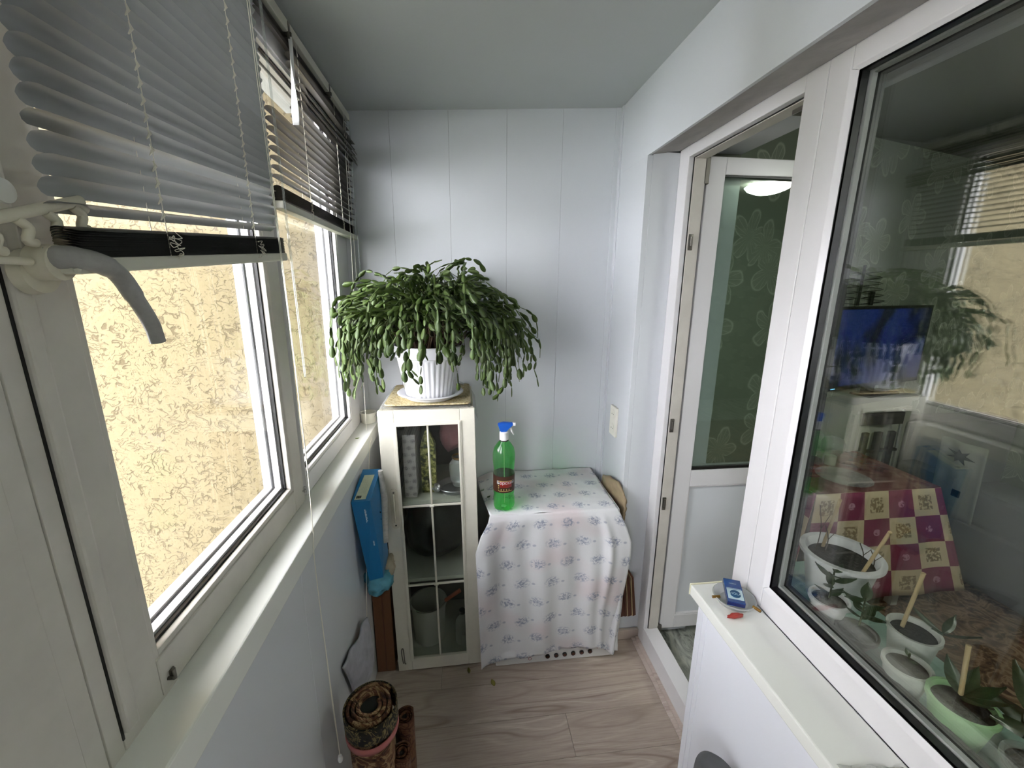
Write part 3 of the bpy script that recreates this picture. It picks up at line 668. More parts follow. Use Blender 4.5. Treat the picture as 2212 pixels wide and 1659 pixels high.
# pull cords and the clear wand at the far end of the near blind
for dx, pts in ((0, [(-.402, 1.022, 2.40), (-.400, 1.028, 2.1), (-.398, 1.034, 1.78), (-.399, 1.046, 1.3), (-.397, 1.030, 1.112), (-.3945, 1.025, 1.095), (-.398, 1.020, 1.0), (-.385, .995, .60), (-.378, .988, .392)]),
                (1, [(-.400, 1.008, 2.40), (-.399, 1.016, 2.1), (-.398, 1.028, 1.78), (-.399, 1.044, 1.3), (-.3965, 1.028, 1.112), (-.394, 1.023, 1.095), (-.396, 1.014, 1.0), (-.381, .990, .60), (-.376, .986, .392)])):
    B().tube(bez(pts, 5), .0009, 6).ob('pull_cord', 'cord_white', bl)
B().lathe([(0, 0), (.006, .001), (.0075, .010), (.005, .022), (0, .024)], (-.377, .987, .370), 14).ob('cord_tassel', 'white_plastic', bl, smooth=True)
B().tube([(-.402, 1.079, 2.40), (-.400, 1.088, 1.95), (-.398, 1.094, 1.50)], .0026, 6).ob('tilt_wand', 'jar_glass', bl)
# --- far blind, opener, several slats knocked askew
bf = empty('venetian_blind', (-.45, 1.58, 2.40), 'far venetian blind of shade-darkened open slats, some bent askew, in the corner window', 'blind')
me2 = half_round_slat(.775, .025, .003); me2.materials.append(MAT['blind_far_slat_shaded'])
me2b = half_round_slat(.60, .025, .003); me2b.materials.append(MAT['blind_far_slat_shaded'])
z = 1.993; i = 0
while z < 2.345:
    short = z > 2.145
    th = math.radians(-6 + 2 * (i % 3))
    if short:
        yy = 1.362; xx = -.450
        if 2.22 < z < 2.30: yy = 1.385; xx = -.436
        place('slat', me2b, bf, Matrix.Translation((xx, yy, z)) @ Matrix.Rotation(.0, 4, 'X') @ Matrix.Rotation(th, 4, 'Y'))
    else:
        place('slat', me2, bf, Matrix.Translation((-.450, 1.186, z)) @ Matrix.Rotation(th, 4, 'Y'))
    z += .0215; i += 1
for i in range(3):    # three slats slid sideways against the corner
    place('slat', me2b, bf, Matrix.Translation((-.428, 1.395 + .004 * i, 2.226 + .021 * i)) @ Matrix.Rotation(math.radians(60), 4, 'Y'))
for i in range(3):
    place('slat', me2, bf, Matrix.Translation((-.452, 1.186, 2.345 + .012 * i)) @ Matrix.Rotation(math.radians(30), 4, 'Y'))
me4 = half_round_slat(.775, .025, .0045); me4.materials.append(MAT['blind_stack_shaded'])
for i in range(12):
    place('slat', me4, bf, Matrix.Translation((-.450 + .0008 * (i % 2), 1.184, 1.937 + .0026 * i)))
B().box(-.4635, -.4365, 1.180, 1.966, 1.915, 1.934, .003).ob('bottom_rail', 'blind_rail', bf)
B().box(-.468, -.436, 1.18, 1.965, 2.375, 2.402, .002).ob('head_rail', 'blind_rail', bf)
for yy in (1.345, 1.70):
    B().box(-.47, -.430, yy - .004, yy + .004, 2.366, 2.376, .001).box(-.44, -.434, yy - .006, yy + .006, 2.36, 2.40, .001).ob('bracket', 'metal_dull', bf)
for yy in (1.40, 1.75):
    b = B()
    for dx in (-.011, .011): b.tube([(-.45 + dx, yy, 2.38), (-.45 + dx, yy, 1.92)], .0006, 5)
    for i in range(18): b.tube([(-.4385, yy, 1.99 + .0215 * i), (-.4380, yy + .002, 1.98 + .0215 * i)], .0011, 5)
    b.ob('ladder_cord', 'cord_white', bf)
    rr = random.Random(int(yy * 10)); b = B()
    b.tube(bez([Vector((-.436 + rr.uniform(-.002, .002), yy + rr.uniform(-.006, .006), 1.972 - .0022 * k)) for k in range(24)], 2), .0012, 5); b.ob('tangled_cord', 'cord_white', bf)
for q, pts in enumerate(([(-.434, 1.86, 2.38), (-.433, 1.83, 2.0), (-.432, 1.80, 1.7), (-.430, 1.78, 1.50)], [(-.434, 1.88, 2.38), (-.432, 1.87, 2.0), (-.430, 1.85, 1.6), (-.428, 1.835, 1.35), (-.424, 1.80, 1.105)])):
    B().tube(bez(pts, 5), .0009, 6).ob('pull_cord', 'cord_white', bf)
B().tube([(-.432, 1.935, 2.37), (-.431, 1.937, 1.65)], .0026, 6).ob('tilt_wand', 'jar_glass', bf)
# bent sheet of clear film caught in the far blind
def f(u, v): return Vector((-.440 + .010 * math.sin(3 * u + 2 * v), 1.345 + .030 * (u - .5) * math.sin(math.pi * min(1, v * 1.2)) , 2.372 - .215 * v))
tag(B().grid(f, 6, 14).ob('plastic_strip', 'white_plastic', smooth='all', solid=.0006), 'narrow white bent strip hanging from the top of the far blind', 'strip')

# --- things on the left sill
t = empty('small_pot', (-.446, 1.925, 1.103), 'low cream plastic pot at the far end of the left window sill', 'pot')
B().lathe([(.030, 0), (.032, .002), (.034, .045), (.0365, .046), (.0365, .050), (.034, .050), (.031, .047), (.029, .008), (0, .008)], (-.4395, 1.925, 1.1035), 32, flute=(1, 2, 14, .03)).ob('pot_body', 'outlet_white', t, smooth=True)
def leaf_flat(name, c, L, W, ang, mat, label, up=.002):
    b = B(); n = 9
    def f(u, v):
        w_ = W * math.sin(math.pi * min(.98, max(.02, u))) ** .7 * (v - .5); l = L * (u - .5)
        return Vector((c[0] + l * math.cos(ang) - w_ * math.sin(ang), c[1] + l * math.sin(ang) + w_ * math.cos(ang), c[2] + .0012 + up * (1 - abs(2 * v - 1)) + .001 * u))
    b.grid(f, n, 4); return tag(b.ob(name, mat, smooth='all', solid=.0006), label, 'leaf')
leaf_flat('fallen_leaf', (-.441, 1.708, 1.103), .016, .012, .2, 'green_leaf', 'small green leaf joint fallen on the left window sill')
leaf_flat('fallen_leaf', (.109, 1.505, 0), .034, .019, 1.9, 'dry_leaf', 'olive green dry leaf on the floor in front of the draped box')
leaf_flat('fallen_leaf', (.003, 1.578, 0), .030, .014, 1.7, 'dry_leaf', 'dark dry leaf on the floor at the foot of the white cabinet')

# --- glazed cabinet
cab = empty('glazed_cabinet', (-.13, 1.80, 0), 'narrow cream painted cabinet with a six-pane glazed door', 'cabinet')
C0, C1, F, K, H = -.316, .060, 1.627, 1.995, 1.248
B().box(C0, C0 + .016, F, K, 0, H, .001).ob('side_panel', 'cabinet_paint', cab)
B().box(C1 - .016, C1, F, K, 0, H, .001).ob('side_panel', 'cabinet_paint', cab)
B().box(C0 + .016, C1 - .016, F, K, H - .018, H - .001).ob('top_panel', 'cabinet_paint', cab)
B().box(C0 + .016, C1 - .016, F, K, .0, .040).ob('bottom_panel', 'shelf_paint', cab)
B().box(C0 + .016, C1 - .016, K - .006, K, .04, H - .018).ob('back_panel', 'cabinet_inside', cab)
for zz in (.845, .47): B().box(C0 + .016, C1 - .016, F + .004, K - .006, zz - .017, zz, .001).ob('shelf', 'shelf_paint', cab)
dr = B().ringxz(1.607, 1.626, (C0, C1 + .004, .006, H + .002), (C0 + .062, C1 - .056, .064, H - .052), .0025).ob('door', 'cabinet_paint', cab)
D = (C0 + .062, C1 - .056, .064, H - .052)
for d, y0, y1 in ((.0, 1.6035, 1.612), (.006, 1.601, 1.609)):
    B().ringxz(y0, y1, (D[0] - .006 + d, D[1] + .006 - d, D[2] - .006 + d, D[3] + .006 - d), (D[0] + .003 + d, D[1] - .003 - d, D[2] + .003 + d, D[3] - .003 - d), .0012).ob('moulding', 'cabinet_paint', dr)
xm = (D[0] + D[1]) / 2
cols = [D[0] + .008, xm, D[1] - .008]; rows = [D[2] + .008, .452, .832, D[3] - .008]
for a, b_ in zip(cols, cols[1:]):
    for c_, d_ in zip(rows, rows[1:]):
        B().box(a, b_, 1.6155, 1.6185, c_, d_).ob('pane', 'cabinet_glass', dr)
B().box(xm - .0042, xm + .0042, 1.608, 1.616, D[2], D[3], .002).box(xm - .0012, xm + .0012, 1.6065, 1.609, D[2], D[3], .0005).ob('glazing_bar', 'cabinet_paint', dr)
for zz in (.452, .832):
    B().box(D[0], D[1], 1.608, 1.616, zz - .0042, zz + .0042, .002).ob('glazing_bar', 'cabinet_paint', dr)
    B().tube([(xm - .009, 1.6065, zz), (xm + .009, 1.6065, zz)], .006, 10).ob('bar_clip', 'cabinet_paint', dr)
hx = C0 + .040
b = B(); n = 20
out = [(hx + .017 * math.cos(a), 1.6065, .920 - .017 + .017 * math.sin(a)) for a in [math.pi * k / n for k in range(n + 1)]] + [(hx + .017 * math.cos(a), 1.6065, .757 + .017 * math.sin(a)) for a in [math.pi + math.pi * k / n for k in range(n + 1)]]
b.ngon(out, (0, -.004, 0)); h = b.ob('door_handle', 'handle_cream', dr)
B().tube(bez([(hx, 1.603, .895), (hx, 1.597, .888), (hx, 1.594, .86), (hx, 1.594, .80), (hx, 1.597, .775), (hx, 1.603, .768)], 5), .0036, 10).ob('handle_grip', 'handle_cream', dr, smooth=True)
B().tube([(hx, 1.603, .905), (hx, 1.600, .905)], .0035, 14).ob('screw', 'metal_dull', dr)
B().tube([(hx, 1.603, .755), (hx, 1.6005, .755)], .0032, 14).ob('screw_hole', 'black_rubber', dr)
B().tube(bez([(C0 + .024, 1.605, .052), (C0 + .024, 1.600, .060), (C0 + .020, 1.599, .115), (C0 + .023, 1.599, .135), (C0 + .029, 1.599, .128), (C0 + .031, 1.600, .060), (C0 + .034, 1.605, .046)], 5), .0022, 8).ob('hook_latch', 'metal_dull', dr, smooth=True)
cab.rotation_euler = (0, math.radians(-.85), 0)
def lean(z): return -.0148 * z
# things inside
def box_thing(name, x0, x1, y0, y1, z0, z1, mat, label, cat, lidmat=None, bev=.0015):
    t = empty(name, ((x0 + x1) / 2, (y0 + y1) / 2, z0), label, cat)
    B().box(x0, x1, y0, y1, z0, z1 - .012, bev).ob('box_body', mat, t)
    B().box(x0 - .001, x1 + .001, y0 - .001, y1 + .001, z1 - .012, z1, bev).ob('lid', lidmat or mat, t); return t
box_thing('patterned_box', -.252, -.201, 1.66, 1.90, .846, 1.130, 'box_print', 'tall patterned box standing on the top shelf of the cabinet', 'box')
box_thing('patterned_box', -.305, -.276, 1.68, 1.90, .846, 1.070, 'box_print', 'shorter patterned box at the left edge of the cabinet shelf', 'box')
ct = empty('leafy_carton', (-.14, 1.72, .846), 'white gable-topped carton with printed green leaves behind the cabinet glass', 'carton')
B().hexa([(-.183, 1.70, .846), (-.122, 1.70, .846), (-.122, 1.75, .846), (-.183, 1.75, .846), (-.187, 1.70, 1.055), (-.122, 1.70, 1.055), (-.122, 1.75, 1.055), (-.187, 1.75, 1.055)]).ob('carton_body', 'leafy_carton', ct)
B().hexa([(-.187, 1.70, 1.055), (-.122, 1.70, 1.055), (-.122, 1.75, 1.055), (-.187, 1.75, 1.055), (-.163, 1.718, 1.128), (-.148, 1.718, 1.128), (-.148, 1.732, 1.128), (-.163, 1.732, 1.128)]).ob('carton_gable', 'leafy_carton', ct)
def blob(c, r, seed=0, amp=.25, n=14, sq=(1, 1, 1)):
    b = B(); bmesh.ops.create_icosphere(b.bm, subdivisions=4, radius=1)
    for v in b.bm.verts:
        p = v.co.copy(); k = 1 + amp * noise.noise(p * 1.6 + Vector((seed, 0, 0))) + amp * .45 * abs(noise.noise(p * 5 + Vector((0, seed, 0))))
        v.co = Vector((c[0] + p.x * r[0] * k, c[1] + p.y * r[1] * k, c[2] + p.z * r[2] * k))
    return b
bm_ = blob((-.045, 1.82, 1.10), (.070, .07, .10), 3, .3)
tag(bm_.ob('plastic_bag', 'jam_pink', smooth='all'), 'crumpled pinkish plastic bag at the top right inside the cabinet', 'bag')
jr = empty('glass_jar', (-.022, 1.70, .876), 'round glass jar with a copper rim on the foil tray in the cabinet', 'jar')
B().lathe([(.028, 0), (.040, .03), (.044, .07), (.042, .10), (.030, .118), (.028, .128), (.024, .128), (.026, .115), (.036, .098), (.038, .03), (.02, .006), (0, .006)], (-.022, 1.70, .878), 32).ob('jar_body', 'jar_glass', jr, smooth=True)
B().lathe([(.0285, 0), (.031, .002), (.031, .008), (.0285, .010)], (-.022, 1.70, 1.003), 32, cap=False).ob('jar_rim', 'brass', jr, smooth=True)
ft = B(); n = 40
ft.lathe([(.060, 0), (.072, .020), (.076, .022), (.074, .024), (.066, .020), (.056, .004), (0, .004)], (-.045, 1.72, .8465), 48, flute=(0, 1, 40, .03))
tag(ft.ob('foil_tray', 'foil', smooth=True), 'fluted foil tray at the front right of the cabinet shelf', 'tray')
tag(blob((-.118, 1.69, .872), (.016, .016, .016), 5, .5).ob('foil_ball', 'foil', smooth='all'), 'small crumpled ball of foil beside the leafy carton', 'foil')
tag(blob((-.13, 1.79, .645), (.150, .12, .165), 9, .12).ob('black_bag', 'black_bag', smooth='all'), 'large black sack filling the middle shelf of the cabinet', 'bag')
bk = empty('bucket', (-.185, 1.76, .041), 'pale plastic bucket behind the lowest left panes of the cabinet', 'bucket')
B().lathe([(.070, 0), (.082, .19), (.088, .192), (.088, .205), (.081, .205), (.079, .19), (.068, .006), (0, .006)], (-.185, 1.76, .0415), 40).ob('bucket_body', 'bucket_grey', bk, smooth=True)
B().tube(bez([(-.27, 1.76, .236), (-.235, 1.69, .245), (-.18, 1.672, .25), (-.13, 1.70, .245), (-.10, 1.76, .236)], 6), .002, 8).ob('bucket_handle', 'metal_dull', bk, smooth=True)
pb = empty('clear_bottle', (-.024, 1.71, .041), 'clear plastic bottle with a dark cap at the bottom right inside the cabinet', 'bottle')
B().lathe([(.030, 0), (.034, .006), (.034, .10), (.028, .125), (.012, .150), (.012, .160)], (-.024, 1.71, .0415), 28).ob('bottle_body', 'jar_glass', pb, smooth=True)
B().lathe([(0, 0), (.015, 0), (.015, .016), (0, .018)], (-.024, 1.71, .2016), 20).ob('cap', 'print_dark', pb, smooth=True)
tag(B().tube(bez([(-.10, 1.72, .27), (-.06, 1.70, .315), (-.03, 1.70, .335)], 5), .009, 10).ob('orange_handle', 'orange_thing', smooth=True), 'orange handle leaning behind the lower right cabinet pane', 'handle')

# --- on top of the cabinet
zt = 1.2545
def film(u, v):
    x = lerp(-.345, .052, u); y = lerp(1.622, 1.985, v); z = zt + .0008 + .006 * abs(noise.noise(Vector((u * 9, v * 9, 1)))) * (1 if min(u, 1 - u, 1 - v) < .12 else .1)
    if u > .93: z -= .05 * (u - .93) / .07; x += .006
    if u < .05: z -= .035 * (.05 - u) / .05; x -= .004
    if v > .85 and .7 < u < .93: z += .02 * math.sin(math.pi * (u - .7) / .23)
    return Vector((x, y, z))
tag(B().grid(film, 36, 26).ob('plastic_sheet', 'clear_plastic', smooth='all', solid=.0005), 'clear plastic sheet covering the top of the white cabinet', 'plastic sheet')
b = B(); pts = []
for (cx_, cy_, a0) in ((.010, 1.955, 0), (-.29, 1.955, 90), (-.29, 1.655, 180), (.010, 1.655, 270)):
    for k in range(7): a = math.radians(a0 + 15 * k); pts.append((cx_ + .022 * math.cos(a), cy_ + .022 * math.sin(a), zt + .0072))
b.ngon(pts, (0, 0, .006)); tag(b.ob('cork_mat', 'cork_mat'), 'yellowish speckled mat under the saucer on the cabinet', 'mat')
PC = (-.135, 1.745)
sa = B().lathe([(.0, 0), (.098, 0), (.104, .004), (.112, .014), (.134, .020), (.138, .024), (.134, .027), (.110, .021), (.100, .008), (0, .008)], (PC[0], PC[1], zt + .0135), 56)
tag(sa.ob('saucer', 'pot_white', smooth=True), 'round white plastic saucer under the fluted white flowerpot', 'saucer')
z0 = zt + .022
plant = empty('potted_cactus', (PC[0], PC[1], z0), 'large drooping leaf cactus in a fluted white pot on top of the cabinet', 'plant')
prof = [(.0, 0), (.094, 0), (.099, .004), (.1285, .158), (.131, .164), (.1315, .168), (.140, .172), (.142, .205), (.1445, .210), (.146, .214), (.143, .218), (.137, .217), (.130, .19), (.11, .19)]
B().lathe(prof, (PC[0], PC[1], z0), 216, flute=(2, 3, 36, .030), cap=False).ob('flowerpot', 'pot_white', plant, smooth=True)
B().lathe([(0, .192), (.05, .195), (.128, .190)], (PC[0], PC[1], z0), 40, cap=False).ob('soil', 'soil', plant, smooth='all')
ZR = z0 + .19
# one joint of the cactus: flat, notched, slightly folded
bmj = B(); J = [(0, .0025), (.15, .009), (.36, .0125), (.60, .0142), (.82, .0118), (1, .005)]; L = .037
for sgn in (1, -1):
    rows_ = []
    for k, (t, w_) in enumerate(J):
        rows_.append([bmj.bm.verts.new(Vector((s_ * w_ * .72, sgn * .0011 * (1 - abs(s_)), t * L))) if (abs(s_) < 1) else bmj.bm.verts.new(Vector((s_ * w_ * .72, 0, t * L))) for s_ in (-1, 0, 1)])
    for r0, r1 in zip(rows_, rows_[1:]):
        for q in range(2): bmj.bm.faces.new((r0[q], r0[q + 1], r1[q + 1], r1[q]))
bmesh.ops.remove_doubles(bmj.bm, verts=bmj.bm.verts, dist=1e-5); bmesh.ops.recalc_face_normals(bmj.bm, faces=bmj.bm.faces)
meJ = bpy.data.meshes.new('leaf_joint'); bmj.bm.to_mesh(meJ); bmj.bm.free(); meJ.materials.append(MAT['cactus_leaf'])
for p in meJ.polygons: p.use_smooth = True
RG = random.Random(21); joints = []; stemB = B(); nst = 0
camp = Vector((0, 0, 1.73))
def chain(th, tilt, n, g, r0=.05, zmin=1.30, woody=4, step=.0355, curl=0):
    global nst
    p = Vector((PC[0] + r0 * math.cos(th), PC[1] + r0 * math.sin(th), ZR)); el = tilt; az = th; pts = [p.copy()]
    for k in range(n):
        if k >= woody: el -= g * (1 + .6 * max(0, math.cos(el)))
        el = max(el, -1.5); az += RG.uniform(-.34, .34) + curl; e2 = el + RG.uniform(-.42, .42)
        d = Vector((math.cos(e2) * math.cos(az), math.cos(e2) * math.sin(az), math.sin(e2)))
        q = p + d * step
        if q.x < -.455 - .0 * k: q.x = -.455 + RG.uniform(0, .004)
        if q.y > 1.985: q.y = 1.985
        if k >= woody:
            if q.z < zmin: break
            s_ = RG.uniform(.75, 1.2) if k > woody + 1 else .7
            joints.append((p.copy(), (q - p).normalized(), az, s_ * step / L * 1.06, RG.uniform(-1.2, 1.2)))
            if RG.random() < .10 and k < n - 4:
                sub = (q - p).normalized(); a3 = az + RG.choice((-1, 1)) * RG.uniform(.5, 1.0)
                pp = q.copy(); e3 = el
                for kk in range(RG.randint(2, 5)):
                    e3 -= g * 1.3; dd = Vector((math.cos(e3) * math.cos(a3), math.cos(e3) * math.sin(a3), math.sin(e3)))
                    qq = pp + dd * step
                    if qq.z < zmin or qq.x < -.455 or qq.y > 1.985: break
                    joints.append((pp.copy(), dd, a3, .95, RG.uniform(-1.2, 1.2))); pp = qq
        pts.append(q.copy()); p = q
    if woody: stemB.tube(pts[:woody + 2], [.0034 * (1 - .12 * i) for i in range(len(pts[:woody + 2]))], 6)
for i in range(330):
    th = RG.uniform(-math.pi, math.pi)
    fx = math.cos(th); front = -math.sin(th)      # front is towards the camera
    side = abs(fx)
    if front > .75 and RG.random() < .25: continue
    zmin = lerp(1.49, 1.30, min(1, side ** 1.5 * 1.15)) + RG.uniform(-.03, .10)
    if front < -.3: zmin = 1.40
    inner = RG.random() < .45
    tilt = math.radians(RG.uniform(66, 96) if inner else RG.uniform(40, 76))
    g = RG.uniform(.13, .26) if inner else RG.uniform(.14, .24) * (.78 if fx > .4 else 1)
    n = (RG.randint(12, 22) if fx > .3 else RG.randint(11, 19)) if side > .5 else RG.randint(9, 15)
    chain(th, tilt, n, g, RG.uniform(.02, .10), zmin, RG.choice((2, 3, 3, 4, 5)))
for i in range(60):
    chain(RG.uniform(-math.pi, math.pi), math.radians(RG.uniform(68, 98)), RG.randint(10, 14), RG.uniform(.20, .42), RG.uniform(.0, .06), 1.50, RG.choice((5, 6, 7)))
for th, tl_, n, g in ((2.9, 1.15, 9, .10), (1.7, 1.35, 12, .11), (.5, 1.2, 13, .12), (.35, 1.1, 12, .13), (-2.7, .72, 11, .08), (1.5, 1.4, 11, .16), (.9, 1.3, 12, .13), (-.5, .9, 18, .16), (-.2, .95, 18, .15), (.1, .9, 17, .15), (-2.9, .9, 17, .18), (-2.5, .95, 17, .19), (-2.75, .8, 17, .18)):
    chain(th, tl_, n, g, .06, 1.30 if th > -1 else 1.27, 4)
stemB.ob('stems', 'stem_brown', plant, smooth='all')
def jm(j):
    p, d, az, s_, tw = j
    x = d.cross(Vector((0, 0, 1)));
    if x.length < .05: x = Vector((-math.sin(az), math.cos(az), 0))
    x.normalize(); x = (Matrix.Rotation(tw, 3, d) @ x); y_ = d.cross(x); return fr(p, x, y_, d) @ Matrix.Scale(s_, 4)
joints.sort(key=lambda j: (j[0] - camp).length)
front300, rest = joints[:300], joints[300:]
for j in front300:
    o = bpy.data.objects.new('leaf_joint', meJ); COL.objects.link(o); o.parent = plant; o.matrix_local = Matrix.Translation(-Vector((PC[0], PC[1], z0))) @ jm(j)
vs, fs = [], []; tv = [v.co.copy() for v in meJ.vertices]; tf = [tuple(p.vertices) for p in meJ.polygons]
for j in rest:
    M = jm(j); o_ = len(vs); vs += [M @ v - Vector((PC[0], PC[1], z0)) for v in tv]; fs += [tuple(i + o_ for i in f_) for f_ in tf]
me = bpy.data.meshes.new('foliage'); me.from_pydata(vs, [], fs); me.materials.append(MAT['cactus_leaf'])
for p in me.polygons: p.use_smooth = True
o = bpy.data.objects.new('foliage', me); COL.objects.link(o); o.parent = plant; o['kind'] = 'stuff'

# --- box shaped appliance under a printed sheet
ap = empty('white_box_appliance', (.39, 1.79, 0), 'white box with six dark round knobs along its bottom, under the printed sheet', 'appliance')
B().box(.112, .662, 1.592, 1.985, .012, .772, .012).ob('box_body', 'white_appliance', ap)
B().box(.128, .700, 1.584, 1.600, .002, .070, .006).ob('knob_strip', 'white_appliance', ap)
for i in range(6):
    x = .372 + .0410 * i; z = .034 + .0012 * i
    k = B().tube([(x, 1.5845, z), (x, 1.578, z)], .0105, 24).ob('knob', 'knob_dark', ap)
    B().tube([(x, 1.5785, z), (x, 1.5775, z)], .007, 20).ob('knob_face', 'folder_brown', k)
b = B(); b.ngon([(.592, 1.5838, .066), (.634, 1.5838, .069), (.614, 1.5838, .050)], (0, -.0006, 0)); b.ob('red_triangle_mark', 'icon_red', ap)
b = B(); n = 24; 
for k in range(n):
    a0, a1 = 2 * math.pi * k / n, 2 * math.pi * (k + 1) / n
    b.hexa([(.288 + r * math.cos(a), y_, .027 + r * math.sin(a)) for y_ in (1.5842, 1.5834) for a, r in ((a0, .0062), (a1, .0062), (a1, .0082), (a0, .0082))])
b.ob('ring_mark', 'icon_red', ap)
LP = [(.03, .060), (.28, .052), (.47, .046), (.63, .040), (.70, .062), (.755, .092), (.785, .103)]
RP = [(.04, .706), (.20, .700), (.312, .700), (.435, .712), (.56, .722), (.64, .722), (.72, .694), (.785, .664)]
def front(u, v):
    zb = tab([(0, .042), (.15, .056), (.55, .084), (.86, .096), (.90, .060), (1, .048)], u); z = lerp(.787, zb, v)
    x = lerp(tab(LP, z), tab(RP, z), u)
    am = min(1, v * 3.0)
    fold = .010 * math.sin(u * 16 + 2.2 * v + 1.5 * noise.noise(Vector((u * 3, v * 1.5, 0)))) + .006 * math.sin(u * 37 - 3 * v) + .010 * noise.noise(Vector((u * 7, v * 3, 4)))
    ridge = .030 * math.exp(-((u - .865) / .030) ** 2) * min(1, v * 4) * (1 - .25 * v)
    fl_ = .030 * max(0, (u - .88) / .12) * math.sin(math.pi * min(1, v * 1.3)) ** .8
    left = .022 * max(0, (.14 - u) / .14) * min(1, v * 2.5)
    y_ = 1.5755 - .006 - (.010 + fold) * am * .9 - ridge - fl_ - left + .012 * max(0, .06 - v) / .06 * .3
    if v < .02: y_ = 1.577
    if z < .085: y_ = min(y_, 1.562)
    return Vector((x, y_, z))
sh = B()
def top(u, v):   # v 0 back .. 1 front
    xl = lerp(.066, .103, v ** 1.5); xr = lerp(.668, .664, v)
    x = lerp(xl, xr, u); y_ = lerp(2.000, 1.577, v)
    z = .787 + .0025 * noise.noise(Vector((u * 6, v * 6, 2))) + .004 * max(0, noise.noise(Vector((u * 9 + v * 5, v * 9 - u * 4, 7)))) - .030 * max(0, (.10 - u) / .10) * (1 - v)
    return Vector((x, y_, z))
sh.grid(top, 60, 40, lambda u, v: (u * .60, .42 - v * .42 + .80))
sh.grid(front, 90, 70, lambda u, v: (u * .62, .80 - v * .76))
def side(u, v):  # right side drape, u from front to back, v down
    z = lerp(.787, .30, v); return Vector((.668 + .016 * min(1, v * 5) + .008 * math.sin(u * 22 + 2 * v) * min(1, v * 3), lerp(1.577, 1.99, u), z))
sh.grid(side, 40, 24, lambda u, v: (.62 + u * .42, .80 - v * .5))
def inner(u, v):  # the second layer hanging inside the right corner
    z = lerp(.40, .040, v); return Vector((lerp(.655, .712 + .006 * math.sin(v * 5), u), 1.572 + .010 * math.sin(u * 7 + v * 2) - .014 * math.sin(math.pi * u) , z))
sh.grid(inner, 14, 24, lambda u, v: (.60 + u * .1, .40 - v * .36))
sh = tag(sh.ob('printed_sheet', 'sheet_print', smooth='all', solid=.0012, merge=False), 'white sheet printed with small blue-grey flowers draped over the box', 'sheet')
# spray bottle
sb = empty('spray_bottle', (.168, 1.640, .791), 'green plastic bottle with a blue and white spray head on the printed sheet', 'spray bottle')
BC = (.168, 1.640, .7915)
pr = [(.012, .004), (.030, 0), (.042, .006), (.046, .020), (.046, .050), (.043, .066), (.0455, .080), (.0455, .165), (.043, .178), (.0455, .195), (.048, .225), (.0475, .252), (.041, .278), (.027, .298), (.0155, .310), (.0145, .318)]
B().lathe(pr, BC, 40, flute=(1, 3, 5, .10), cap=False).ob('bottle_body', 'green_bottle', sb, smooth=True)
lb = B().lathe([(.0461, .088), (.0463, .090), (.0463, .160), (.0461, .162)], BC, 48, cap=False).ob('bottle_label', 'label_dark', sb, smooth=True)
def arc(mat, name, a0, a1, z0_, z1_, r):
    b = B(); m = 14
    def f(u, v):
        a = math.radians(lerp(a0, a1, u)); return Vector((BC[0] + r * math.cos(a), BC[1] + r * math.sin(a), BC[2] + lerp(z0_, z1_, v)))
    b.grid(f, m, 2); return b.ob(name, mat, lb, smooth='all', solid=.0002)
arc('label_red', 'red_banner', -118, -52, .112, .140, .0467)
arc('label_gold', 'gold_line', -122, -50, .1405, .1425, .0467)
arc('label_gold', 'gold_line', -122, -50, .0955, .0975, .0467)
for q in range(5): arc('label_gold', 'gold_dash', -126, -122, .098 + .010 * q, .102 + .010 * q, .0467)
for q in range(4): arc('label_gold', 'gold_dash', -112 + 14 * q, -108 + 14 * q, .099, .106, .0467)
def curved_text(txt, size, mat, parent, a_c, zc_, r):
    cu = bpy.data.curves.new('t', 'FONT'); cu.body = txt; cu.size = size; cu.align_x = 'CENTER'; cu.align_y = 'CENTER'
    t = bpy.data.objects.new('t', cu); COL.objects.link(t); dg = bpy.context.evaluated_depsgraph_get(); me = bpy.data.meshes.new_from_object(t.evaluated_get(dg)); bpy.data.objects.remove(t)
    for v in me.vertices:
        a = math.radians(a_c) + v.co.x / r; v.co = Vector((BC[0] + r * math.cos(a), BC[1] + r * math.sin(a), BC[2] + zc_ + v.co.y)) - WLOC[parent.name]
    me.materials.clear(); me.materials.append(MAT[mat]); o = bpy.data.objects.new('lettering', me); COL.objects.link(o); o.parent = parent; return o
curved_text('Борский', .0200, 'print_white', lb, -85, .134, .0471)
B().lathe([(.016, .312), (.0185, .312), (.0185, .345), (.016, .347), (.0, .347)], BC, 28, flute=(1, 2, 24, .04)).ob('screw_collar', 'white_plastic', sb, smooth=True)
B().lathe([(.017, .306), (.019, .308), (.0185, .312)], BC, 28, cap=False).ob('neck_ring', 'print_dark', sb, smooth=True)
b = B(); X, Z = BC[0], BC[2]
b.ngon([(X - .016, BC[1] - .010, Z + .347), (X + .012, BC[1] - .010, Z + .347), (X + .016, BC[1] - .010, Z + .362), (X + .034, BC[1] - .010, Z + .370), (X + .038, BC[1] - .010, Z + .384), (X - .006, BC[1] - .010, Z + .388), (X - .028, BC[1] - .010, Z + .381), (X - .022, BC[1] - .010, Z + .366)], (0, .020, 0))
bmesh.ops.bevel(b.bm, geom=list(b.bm.edges), offset=.003, segments=2, affect='EDGES'); b.ob('spray_head', 'blue_plastic', sb, smooth=True)
B().box(X + .036, X + .048, BC[1] - .007, BC[1] + .007, Z + .372, Z + .385, .002).ob('nozzle', 'white_plastic', sb)
B().tube(bez([(X + .018, BC[1], Z + .366), (X + .028, BC[1], Z + .360), (X + .033, BC[1], Z + .345), (X + .041, BC[1], Z + .332)], 5), [.005] * 6 + [.0042] * 5 + [.003] * 5, 10).ob('trigger', 'white_plastic', sb, smooth=True)
